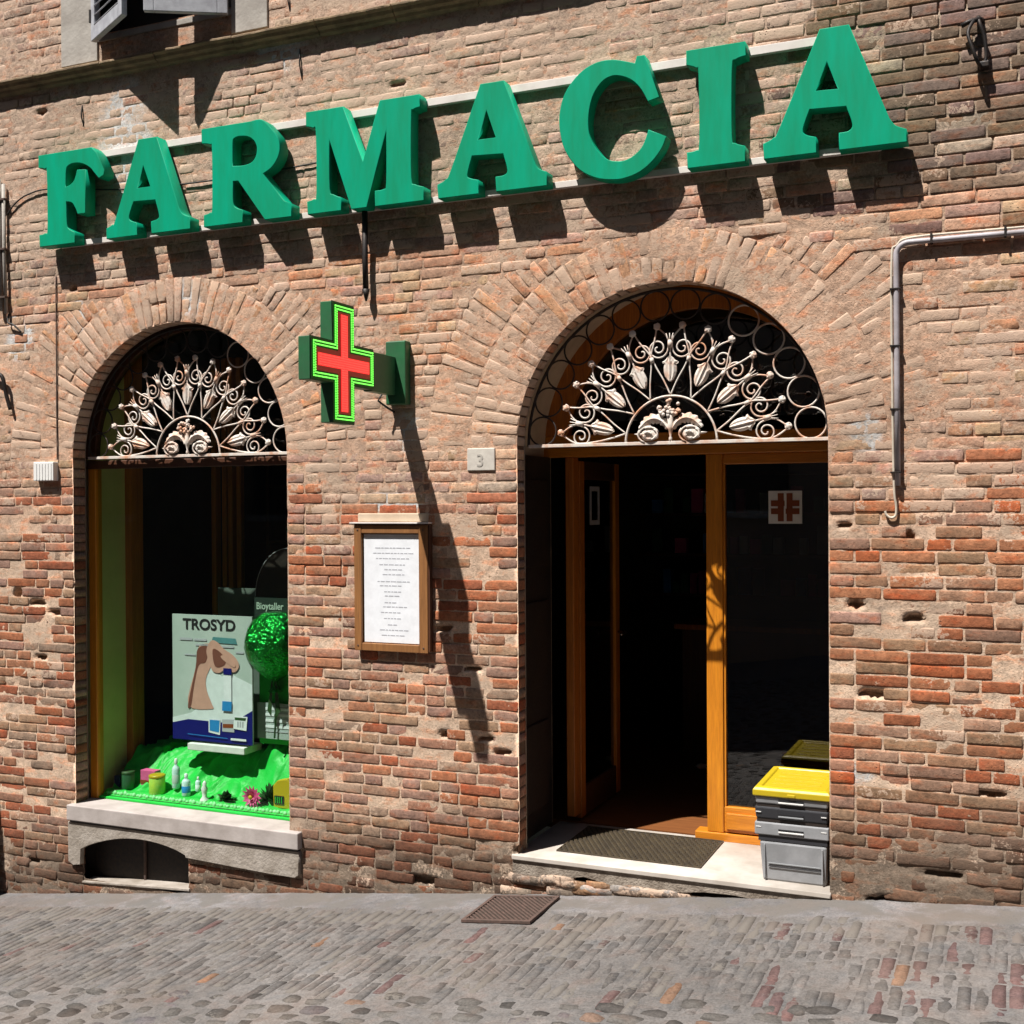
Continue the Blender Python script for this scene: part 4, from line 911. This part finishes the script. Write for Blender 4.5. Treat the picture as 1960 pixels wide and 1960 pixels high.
def leaves(name, c, n, spread, mat, lab, cat, sz=.03):
    m = MB()
    for i in range(n):
        a = rl.uniform(0, 6.28); e = rl.uniform(.1, 1.3); L = rl.uniform(.5, 1)*spread
        d = Vector((math.cos(a)*math.cos(e), math.sin(a)*math.cos(e)*.6, math.sin(e))); s2 = d.cross(Vector((0, 0, 1))).normalized()*sz*rl.uniform(.5, 1)
        p = Vector(c); m.add([p, p+d*L*.5+s2, p+d*L+Vector((0, 0, -.01)), p+d*L*.5-s2], [(0, 1, 2, 3)])
    o = m.build(name, mat, None, centre='base'); tag(o, lab, cat); return o
leaves('potted_greenery', (-2.98, .27, .03), 46, .09, M['leaf'], 'low dark greenery beside the white figurine', 'plant')
leaves('potted_greenery', (-2.655, .31, .03), 70, .16, M['leaf'], 'dark leaves between the pink flower and the yellow packet', 'plant')
m = MB(); fc = Vector((-2.745, .235, .085))
for ring_ in range(3):
    for i in range(14):
        a = i*6.283/14+ring_*.2; L = .08-.018*ring_; d = Vector((math.cos(a), -.25-.3*ring_, math.sin(a))).normalized(); s2 = Vector((-math.sin(a), 0, math.cos(a)))*.011
        m.add([fc, fc+d*L*.6+s2, fc+d*L, fc+d*L*.6-s2], [(0, 1, 2, 3)])
o = m.build('flower', M['pink'], None); tag(o, 'pink daisy-like flower at the right of the window', 'flower'); MB().blob(fc+Vector((0, -.03, 0)), .016, .01, .016, .1, 1).build('flower_centre', M['yellow'], o, smooth=True)
o = MB().prism([(-2.61, .02), (-2.48, .02), (-2.475, .17), (-2.51, .21), (-2.58, .195), (-2.615, .16)], .26, .31).build('packet', M['yellow'], None, bevel=.006, centre='base'); tag(o, 'yellow packet with a black label at the right edge of the window', 'packet')
B('packet_label', M['black'], o, -2.60, -2.53, .255, .258, .05, .10, 0)
for xx in (-2.592, -2.577, -2.563, -2.547): B('packet_bar', M['lime'], o, xx, xx+.004, .252, .2545, .056, .094, 0)
tag(MB().blob((-.62+.2, 2.4, .02), .05, .035, .018, .3, 2, 5).build('sun_fleck_blob', M['paper'], None, smooth=True), 'small white blob standing in for a sun fleck on the shop floor', 'paper')  # made-up white blob in place of a sun fleck on the floor
# ---------------------------------------------------------------- FARMACIA sign
SG = tag(empty('pharmacy_sign', (-1.46, 0, 3.55)), 'big green three-dimensional FARMACIA letters on two white rails', 'sign')
for zz in (3.592, 4.134): B('sign_rail', M['rail'], SG, -4.02, (1.08 if zz < 4 else .86), -.034, -.004, zz, zz+(.034 if zz < 4 else .042), .002)
for k, l in LETTERS.items():
    o = curve_mesh('letter', [smooth_loop(q) for q in l], M['green'], SG, .088, -.081, .0035)
    o['label'] = {'F': 'green letter F', 'A1': 'first green letter A', 'R': 'green letter R', 'M': 'green letter M', 'A2': 'middle green letter A', 'C': 'green letter C', 'I': 'green letter I', 'A3': 'last green letter A'}[k]
# ---------------------------------------------------------------- projecting pharmacy cross
PC = tag(empty('pharmacy_cross', (-1.55, 0, 2.478)), 'green projecting pharmacy cross with a lit red cross on its face', 'sign')
B('wall_box', M['boxgreen'], PC, -1.605, -1.478, -.065, 0, 2.478, 2.835, .006)
B('arm', M['boxgreen'], PC, -1.595, -1.54, -.33, -.065, 2.53, 2.745, .004)
def crossloop(cy, cz, L, w): return [(cy-L, cz-w), (cy-w, cz-w), (cy-w, cz-L), (cy+w, cz-L), (cy+w, cz-w), (cy+L, cz-w), (cy+L, cz+w), (cy+w, cz+w), (cy+w, cz+L), (cy-w, cz+L), (cy-w, cz+w), (cy-L, cz+w)]
CY, CZ, XF = -.635, 2.645, -1.53
def cross_slab(name, loops, x0, x1, mat, bevel=0):
    """outline in (y,z), thickness along x"""
    l = loops[0]; n = len(l)
    vs = [(x1, y, z) for y, z in l]+[(x0, y, z) for y, z in l]
    fs = [(i, (i+1) % n, n+(i+1) % n, n+i) for i in range(n)]
    if len(loops) == 1:
        for b in (0, n): fs += [tuple(b+i for i in q) for q in ((0, 1, 10, 11), (1, 2, 3, 4), (4, 5, 6, 7), (7, 8, 9, 10), (1, 4, 7, 10))]
    else:
        h = loops[1]; vs += [(x1, y, z) for y, z in h]+[(x0, y, z) for y, z in h]
        for i in range(n):
            j = (i+1) % n; fs += [(i, j, 2*n+j, 2*n+i), (n+j, n+i, 3*n+i, 3*n+j), (2*n+i, 2*n+j, 3*n+j, 3*n+i)]
    return raw(name, vs, fs, mat, PC, bevel=bevel)
cross_slab('housing', [crossloop(CY, CZ, .31, .108)], XF-.072, XF-.004, M['boxgreen'], .003)
cross_slab('face_panel', [crossloop(CY, CZ, .306, .104)], XF-.0035, XF+.001, simple('dark_green_face', (.02, .12, .02), None, 30), 0)
for L, w, t in ((.292, .090, .006), (.276, .074, .006)):
    cross_slab('green_led_line', [crossloop(CY, CZ, L, w), crossloop(CY, CZ, L-t, w-t)], XF+.0015, XF+.006, M['greenled'])
def leds(name, loops, step, r, xx, mat):
    m = MB()
    for l in loops:
        n = len(l)
        for i in range(n):
            (ya, za), (yb_, zb) = l[i], l[(i+1) % n]; d = math.hypot(yb_-ya, zb-za); k = max(1, round(d/step))
            for t in range(k):
                y = lerp(ya, yb_, t/k); z = lerp(za, zb, t/k)
                m.add([(xx, y+r*math.cos(q*1.0472), z+r*math.sin(q*1.0472)) for q in range(6)]+[(xx+.004, y, z)], [(q, (q+1) % 6, 6) for q in range(6)])
    tag(m.build(name, mat, PC), kind='stuff')
leds('green_led', [crossloop(CY, CZ, .289, .087), crossloop(CY, CZ, .273, .071)], .0125, .0048, XF+.006, M['greendot'])
cross_slab('red_led_field', [crossloop(CY, CZ, .262, .058)], XF+.0012, XF+.0035, M['darkred'])
cross_slab('red_led_cross', [crossloop(CY, CZ, .25, .032)], XF+.004, XF+.0065, M['red'])
m = MB()
for i in range(-20, 21):
    for j in range(-20, 21):
        y = i*.0122; z = j*.0122
        if (abs(y) < .031 or abs(z) < .031) and max(abs(y), abs(z)) < .249:
            m.add([(XF+.0066, CY+y+.0042*math.cos(q*1.5708), CZ+z+.0042*math.sin(q*1.5708)) for q in range(4)]+[(XF+.0095, CY+y, CZ+z)], [(q, (q+1) % 4, 4) for q in range(4)])
tag(m.build('red_led', M['reddot'], PC), kind='stuff')
MB().tube([(-1.62, -.08, 2.54), (-1.64, -.09, 2.50), (-1.60, -.05, 2.46), (-1.58, -.01, 2.44)], .006, 6).build('supply_cable', M['blackcable'], PC, smooth=True)
# ---------------------------------------------------------------- notice case
NC = tag(empty('notice_case', (-1.59, 0, 1.075)), 'wooden wall case with a white printed notice between window and door', 'notice case')
nx0, nx1, nz0, nz1 = -1.832, -1.357, 1.078, 1.80
B('back_board', M['noticewood'], NC, nx0+.006, nx1-.006, -.022, 0, nz0+.006, nz1-.006)
B('case_stile', M['noticewood'], NC, nx0, nx0+.048, -.045, -.0215, nz0, nz1, .004); B('case_stile', M['noticewood'], NC, nx1-.056, nx1, -.045, -.0215, nz0, nz1, .004)
B('case_rail', M['noticewood'], NC, nx0+.048, nx1-.056, -.043, -.0215, nz0, nz0+.045, .004); B('case_rail', M['noticewood'], NC, nx0+.048, nx1-.056, -.043, -.0215, nz1-.05, nz1, .004)
B('drip_strip', M['rail'], NC, nx0-.022, nx1+.012, -.058, 0, nz1+.006, nz1+.014, .001); B('top_board', M['darkwood'], NC, nx0-.012, nx1+.008, -.05, -.0, nz1-.0, nz1+.0055, 0)
B('painted_side_shade', M['darkwood'], NC, nx1+.0005, nx1+.012, -.04, -.0, nz0+.01, nz1-.002, .002)  # dark strip paints the shade on the case's right side
pp = B('notice_paper', M['paper'], NC, nx0+.056, nx1-.063, -.026, -.0225, nz0+.05, nz1-.055, 0)
rn = random.Random(8); yb = nz1-.105
for i, (wd, g) in enumerate(((.2, .03), (.24, .03), (.2, .03), (.17, .035), (.12, .028), (.13, .028), (.2, .04), (.14, .024), (.11, .034), (.09, .024), (.08, .038), (.14, .024), (.13, .032), (.11, .034), (.05, .036), (.17, .03), (.13, .03))):
    yb -= g; c_ = (nx0+nx1)/2+rn.uniform(-.012, .012); x = c_-wd/2
    while x < c_+wd/2:
        l_ = rn.uniform(.012, .034); B('text_line', M['ink'], pp, x, x+l_, -.0268, -.0262, yb, yb+.0052, 0); x += l_+.006
for xx, zz in ((nx0+.024, nz0+.03), (nx1-.028, nz0+.03), (nx1-.028, nz1-.03), (nx0+.024, nz1-.03)): MB().lathe([(.005, 0), (.005, .002), (.003, .003)], (xx, -.0455, zz), 8, 'y').build('screw', M['rust'], NC)
B('mortar_fillet', M['plaster'], BLD, nx0+.01, nx1-.01, -.018, -.0, nz1+.0145, nz1+.065, .006)
# ---------------------------------------------------------------- small wall furniture
o = B('number_plate', M['plate'], None, -1.122, -.955, -.016, 0, 2.098, 2.222, .004); tag(o, 'pale stone house number plate 3 beside the doorway', 'number plate')
text_obj('digit', '3', .095, -1.042, -.0175, 2.122, simple('plate_digit', (.34, .31, .28), (.45, .42, .38), 60), o, bold=.001)
o = B('junction_box', M['plastic_white'], None, -4.258, -4.087, -.05, 0, 2.082, 2.205, .004); tag(o, 'white ribbed junction box on the wall left of the window', 'junction box')
for i in range(6): B('rib', M['plastic_white'], o, -4.235+i*.025, -4.228+i*.025, -.053, -.0502, 2.09, 2.195, 0)
def wire(name, pts, r, mat, lab, cat, sub=5): o = MB().tube(crom([Vector(p) for p in pts], sub), r, 6).build(name, mat, None, smooth=True); return tag(o, lab, cat)
wire('cable', [(-4.088, -.012, 3.42), (-4.086, -.014, 3.0), (-4.09, -.012, 2.6), (-4.087, -.014, 2.22)], .004, M['rust'], 'thin cable running down the wall to the white junction box', 'cable')
wire('cable', [(-4.5, -.016, 3.86), (-4.42, -.02, 3.93), (-4.3, -.02, 3.975), (-4.1, -.02, 3.985), (-3.5, -.02, 3.915), (-2.9, -.02, 3.895), (-2.4, -.02, 3.90), (-1.9, -.02, 3.92)], .005, M['blackcable'], 'black cable sagging along the wall behind the green letters', 'cable')
cdt = tag(empty('conduit', (1.15, 0, 1.83)), 'grey conduit with a cream wire turning down the wall right of the door', 'conduit')
bend = [(1.147+.06*(1-math.cos(R(9*i))), -.03, 3.085+.055*math.sin(R(9*i))) for i in range(11)]
MB().tube([(1.150, -.03, 1.99), (1.149, -.03, 2.5), (1.147, -.03, 3.05)]+[Vector(b) for b in bend]+[(1.5, -.03, 3.14), (2.44, -.03, 3.14)], .0135, 10).build('grey_tube', M['pvc'], cdt, smooth=True)
MB().tube(crom([Vector(p) for p in ((2.44, -.028, 3.162), (1.6, -.028, 3.163), (1.23, -.028, 3.162), (1.15, -.028, 3.13), (1.126, -.028, 3.05), (1.127, -.028, 2.5), (1.133, -.025, 2.0), (1.142, -.022, 1.9), (1.14, -.02, 1.85), (1.118, -.02, 1.838), (1.098, -.02, 1.852), (1.092, -.02, 1.87))], 6), .006, 7).build('cream_wire', M['cable'], cdt, smooth=True)
for zz in (2.05, 2.35, 2.65, 2.92): B('clip', M['iron'], cdt, 1.118, 1.166, -.046, -.005, zz, zz+.008, .001)
for xx in (1.3, 1.62, 2.0): B('clip', M['iron'], cdt, xx, xx+.01, -.046, -.005, 3.124, 3.172, .001)
rod = MB(); rod.tube([(-1.742, -.05, 3.62), (-1.742, -.05, 3.3), (-1.739, -.05, 3.14)], .017, 10).tube([(-1.739, -.05, 3.142), (-1.737, -.05, 3.11), (-1.737, -.05, 3.075)], .024, 10, .005)
tag(rod.build('iron_rod', M['iron'], None, smooth=True), 'black iron rod hanging below the letter M', 'rod')
tr = tag(empty('torch_ring', (1.51, 0, 3.9)), 'old black iron ring bracket high on the wall at the right', 'iron bracket')
MB().tube(crom([Vector(p) for p in ((1.515, -.005, 4.15), (1.49, -.055, 4.12), (1.47, -.09, 4.06), (1.488, -.10, 3.99), (1.508, -.09, 3.93), (1.525, -.05, 3.915), (1.545, -.04, 3.95), (1.54, -.045, 4.04), (1.52, -.05, 4.11), (1.512, -.03, 4.15))], 5), .0085, 7).build('loop', M['iron'], tr, smooth=True)
MB().tube([(1.44, -.05, 4.112), (1.47, -.05, 4.125), (1.52, -.04, 4.135), (1.53, -.0, 4.14)], .012, 7).build('spike', M['iron'], tr, smooth=True)
MB().box(1.515, 1.56, -.06, -.0, 3.905, 3.935).build('foot', M['iron'], tr, bevel=.006)
dp = tag(empty('cable_duct', (-4.53, 0, 3.2)), 'weathered grey duct of two pipes high on the wall at the left edge', 'duct')
MB().tube([(-4.565, -.03, 4.10), (-4.56, -.03, 3.6), (-4.555, -.03, 3.22)], .016, 8).build('pipe', M['surround'], dp, smooth=True); MB().tube([(-4.52, -.03, 4.06), (-4.518, -.03, 3.6), (-4.505, -.03, 3.2)], .012, 8).build('pipe', M['surround'], dp, smooth=True)
for zz in (3.3, 3.62, 3.95): B('clip', M['rust'], dp, -4.585, -4.495, -.05, 0, zz, zz+.014, .002)
wire('iron_hook', [(-4.62, -.03, 2.79), (-4.56, -.05, 2.80), (-4.52, -.05, 2.77), (-4.50, -.04, 2.66), (-4.475, -.03, 2.56)], .013, M['iron'], 'black iron hook on the wall at the left edge above the window springing', 'hook')
wire('cable', [(-4.50, -.012, 3.2), (-4.49, -.03, 3.14), (-4.44, -.03, 3.12), (-4.39, -.015, 3.07)], .006, M['blackcable'], 'short black cable end below the grey duct', 'cable', 5)
tag(MB().tube([(-4.70, -.06, .1), (-4.665, -.06, -.25), (-4.62, -.06, -.72)], .035, 12).build('downpipe', M['iron'], None, smooth=True, centre='base'), 'black iron downpipe foot at the left edge of the street', 'downpipe')
for i, (x, z0, z1) in enumerate(((-2.2, 4.42, 4.6), (-3.86, 4.36, 4.5), (-2.28, 4.83, 4.99), (.35, 4.9, 5.0))): wire('nail_hook', [(x, -.004, z1), (x+.006, -.02, (z0+z1)/2), (x+.014, -.006, z0)], .0045, M['iron'], ('thin iron stay on the wall above the letters R and M', 'thin iron stay on the wall above the first letter A', 'thin iron stay right of the upper shutters', 'small iron stub high above the letter C')[i], 'iron stay')
# ---------------------------------------------------------------- upstairs shutters
for x0, x1 in ((-4.02, UX0), (UX1, -2.42)): B('window_surround', M['surround'], BLD, x0, x1, -.02, .01, 4.76, 5.74, .004)
B('upper_window_back', M['blackpaint'], BLD, UX0-.1, UX1+.1, .2, .22, UZ0-.1, 5.74, 0); B('upper_window_sill', M['surround'], BLD, UX0, UX1, -.015, .2, UZ0-.05, UZ0-.012, .004)
def shutter(hx, ex, ey, lab):
    W_ = math.hypot(ex-hx, ey); a = math.atan2(ey, ex-hx)
    T = Matrix.Translation((hx, -.05, 4.865)) @ Matrix.Rotation(a, 4, 'Z')
    f = MB(T); t = .018
    f.box(0, .06, -t, t, 0, 1.0).box(W_-.06, W_, -t, t, 0, 1.0).box(.06, W_-.06, -t, t, 0, .085).box(.06, W_-.06, -t, t, .9, 1.0)
    o = f.build('shutter', M['shutter'], BLD, bevel=.004); o['label'] = lab
    for i in range(14):
        z0 = .09+i*.058; s = MB(T); s.add([(.06, -.02, z0), (W_-.06, -.02, z0), (W_-.06, .018, z0+.048), (.06, .018, z0+.048), (.06, -.014, z0-.004), (W_-.06, -.014, z0-.004), (W_-.06, .024, z0+.044), (.06, .024, z0+.044)], [(0, 3, 2, 1), (4, 5, 6, 7), (0, 1, 5, 4), (1, 2, 6, 5), (2, 3, 7, 6), (3, 0, 4, 7)])
        s.build('slat', M['shutter'], o)
    MB(T).tube([(.0, -.02, .12), (.0, -.02, .2)], .01, 6).build('hinge', M['iron'], o)
shutter(UX0, -3.25, -.25, 'left louvred shutter leaf, pushed half open'); shutter(UX1, -3.11, -.24, 'right louvred shutter leaf, pushed half open')
# ---------------------------------------------------------------- drain, doormat, crates
dgx0, dgx1, dgy0, dgy1 = -.935, -.575, -.475, -.085
def gp(x, y, h): return (x, y, gz(x)+h)
dr = tag(empty('drain_grate', gp(-.75, -.28, 0)), 'rusty iron drain grate set in the pavement below the wall', 'drain grate')
def sbox(name, mat, par, x0, x1, y0, y1, h0, h1, bevel=.002):
    vs = [gp(x, y, h) for h in (h0, h1) for x, y in ((x0, y0), (x1, y0), (x1, y1), (x0, y1))]
    return raw(name, vs, [(0, 3, 2, 1), (4, 5, 6, 7), (0, 1, 5, 4), (1, 2, 6, 5), (2, 3, 7, 6), (3, 0, 4, 7)], mat, par, bevel=bevel)
sbox('pan', M['matbase'], dr, dgx0, dgx1, dgy0, dgy1, .006, .009, 0)
for a in ((dgx0-.012, dgx1+.012, dgy0-.012, dgy0+.008), (dgx0-.012, dgx1+.012, dgy1-.008, dgy1+.012), (dgx0-.012, dgx0+.008, dgy0+.008, dgy1-.008), (dgx1-.008, dgx1+.012, dgy0+.008, dgy1-.008)): sbox('frame', M['rust'], dr, *a, .004, .02)
nb = 22
for i in range(-nb, nb+1):
    c = i*.0185; pts = []                               # diagonal bars y = x + c within the frame
    xa = max(dgx0+.01, dgy0+.01-c+(-.28+.755)*0+(-.475)); 
    for t in range(61):
        x = lerp(dgx0+.01, dgx1-.01, t/60); y = -.28-(x+.755)*1.1+c*1.6
        if dgy0+.01 < y < dgy1-.01: pts.append((x, y))
    if len(pts) > 2:
        (xa, ya), (xb, yb_) = pts[0], pts[-1]; n = Vector((-(yb_-ya), xb-xa, 0)).normalized()*.0045
        vs = [gp(x+sx*n.x, y+sx*n.y, h) for h in (.008, .017) for (x, y, sx) in ((xa, ya, 1), (xb, yb_, 1), (xb, yb_, -1), (xa, ya, -1))]
        raw('bar', vs, [(0, 3, 2, 1), (4, 5, 6, 7), (0, 1, 5, 4), (1, 2, 6, 5), (2, 3, 7, 6), (3, 0, 4, 7)], M['rust'], dr)
mt = MB().box(-.66, .148, .125, .645, .001, .007).build('doormat', M['matbase'], None, centre='base'); tag(mt, 'brown rubber doormat with a raised honeycomb tread on the door step', 'doormat')
tm = MB(); j = 0; y = .146
while y < .63:
    x = -.645+(.0165 if j % 2 else 0)
    while x < .132:
        h6 = [(.0135*math.cos(R(60*q+30)), .0135*math.sin(R(60*q+30))) for q in range(6)]
        tm.add([(x+a_, y+b_, .007) for a_, b_ in h6]+[(x+a_*.75, y+b_*.75, .0155) for a_, b_ in h6]+[(x+a_*.45, y+b_*.45, .0155) for a_, b_ in h6]+[(x+a_*.4, y+b_*.4, .009) for a_, b_ in h6],
               [(18, 19, 20, 21, 22, 23)]+[(r_*6+i, r_*6+(i+1) % 6, r_*6+6+(i+1) % 6, r_*6+6+i) for r_ in range(3) for i in range(6)]); x += .033
    y += .0285; j += 1
tag(tm.build('tread', M['mat'], mt), kind='stuff')
tag(MB().box(-.66, .148, .125, .131, .007, .013).box(-.66, .148, .639, .645, .007, .013).box(-.66, -.654, .131, .639, .007, .013).box(.142, .148, .131, .639, .007, .013).build('rim', M['mat'], mt))
# three nested crates, yellow lid on top
def frustum(b0, b1, z0, z1, inner=0):
    (xa, xb, ya, yb_), (xc, xd, yc, yd) = b0, b1
    return [(xa, ya, z0), (xb, ya, z0), (xb, yb_, z0), (xa, yb_, z0), (xc, yc, z1), (xd, yc, z1), (xd, yd, z1), (xc, yd, z1)]
BX = [(0, 3, 2, 1), (4, 5, 6, 7), (0, 1, 5, 4), (1, 2, 6, 5), (2, 3, 7, 6), (3, 0, 4, 7)]
X0, X1, Y0, Y1 = .445, .812, .055, .56
def rim(z0, z1, name, mat, lab, g):
    o = MB().add(frustum((X0+.006, X1-.006, Y0+.006, Y1-.006), (X0, X1, Y0, Y1), z0, z1), BX).build(name, mat, None, bevel=.008, centre='base'); tag(o, lab, 'crate', g)
    return o
G_ = 'nested crates in the doorway'
b = MB().add(frustum((.482, .795, .075, .53), (.468, .803, .062, .55), .001, .205), BX).build('storage_crate', M['midgrey'], None, bevel=.012, centre='base'); tag(b, 'light grey crate standing on the door step, lowest of the nested stack', 'crate', G_)
c2 = MB().box(X0, X1, Y0, Y1, .236, .30).build('rim', M['midgrey'], b, bevel=.006)
B('crate_neck', M['darkplastic'], b, .462, .804, .064, .55, .205, .236, .002)
B('moulded_groove', M['darkplastic'], b, .512, .77, .0625, .066, .078, .082, .001); B('moulded_groove', M['greyplastic'], b, .512, .77, .0605, .066, .094, .098, .001)
for xx in (.49, .775): B('moulded_rib', M['midgrey'], b, xx, xx+.008, .058, .07, .02, .19, .002)
c = rim(.318, .378, 'storage_crate', M['darkplastic'], 'charcoal crate nested in the middle of the stack in the doorway', G_)
B('crate_neck', M['blackpaint'], c, X0+.01, X1-.01, Y0+.01, Y1-.01, .30, .318, 0)
d = rim(.392, .432, 'storage_crate', M['midgrey'], 'light grey crate with a yellow lid, topmost of the nested stack', G_)
B('crate_neck', M['blackpaint'], d, X0+.01, X1-.01, Y0+.01, Y1-.01, .378, .392, 0)
for par, zz in ((c2, .262), (c, .34), (d, .41)):
    pr = par if par is not c2 else b
    B('grip_slot', M['black'], pr, .565, .69, Y0-.002, Y0+.004, zz, zz+.010, 0); B('grip_lip', M['plastic_white'] if pr is not c else M['greyplastic'], pr, .565, .69, Y0-.006, Y0+.002, zz-.008, zz-.001, .001)
for par, zz in ((b, .275), (c, .35)):
    for xx in (.452, .775): B('latch_mark', M['plastic_white'], par, xx, xx+.026, Y0-.002, Y0+.001, zz, zz+.004, 0)
vs = []; prof = [(0, .432), (-.004, .436), (-.004, .462), (.004, .474), (.022, .480), (.034, .478), (.040, .470)]
for (ins, zz) in prof:
    vs += [(X0-.004+max(ins, -.004)+0, Y0-.004+ins, zz), (X1+.004-ins, Y0-.004+ins, zz), (X1+.004-ins, Y1+.004-ins, zz), (X0-.004+ins, Y1+.004-ins, zz)]
fs = [(i*4+k, i*4+(k+1) % 4, i*4+4+(k+1) % 4, i*4+4+k) for i in range(len(prof)-1) for k in range(4)]+[(0, 3, 2, 1), tuple(len(prof)*4-4+k for k in range(4))]
raw('lid', vs, fs, M['yellow'], d, bevel=.003)
for yy in (.12, .2, .28, .36, .44, .51): B('lid_rib', M['yellow'], d, X0+.06, X1-.06, yy, yy+.012, .469, .4735, .002)
B('lid_catch', M['yellow'], d, .61, .65, Y0-.013, Y0-.003, .437, .452, .003)
# ---------------------------------------------------------------- across the street (seen only in the panes; made tall to shade street and cut skylight)
ob = tag(empty('opposite_building', (-3, -9.4, gz(-3))), 'shaded rendered building on the other side of the street', 'building')
B('facade', M['facade2'], ob, -30, 22, -9.9, -9.4, -4, 13.8, 0); B('eaves', M['moulding'], ob, -30, 22, -9.4, -9.0, 13.8, 14, 0)
for k in range(12):
    for zz in (1.8, 5.2, 8.2, 11.2): w_ = B('window', M['blackpaint'], ob, -24+k*3.6, -22.9+k*3.6, -9.4, -9.36, zz, zz+1.7, 0); B('frame', M['surround'], w_, -24.1+k*3.6, -22.8+k*3.6, -9.4, -9.34, zz-.14, zz-.02, 0)
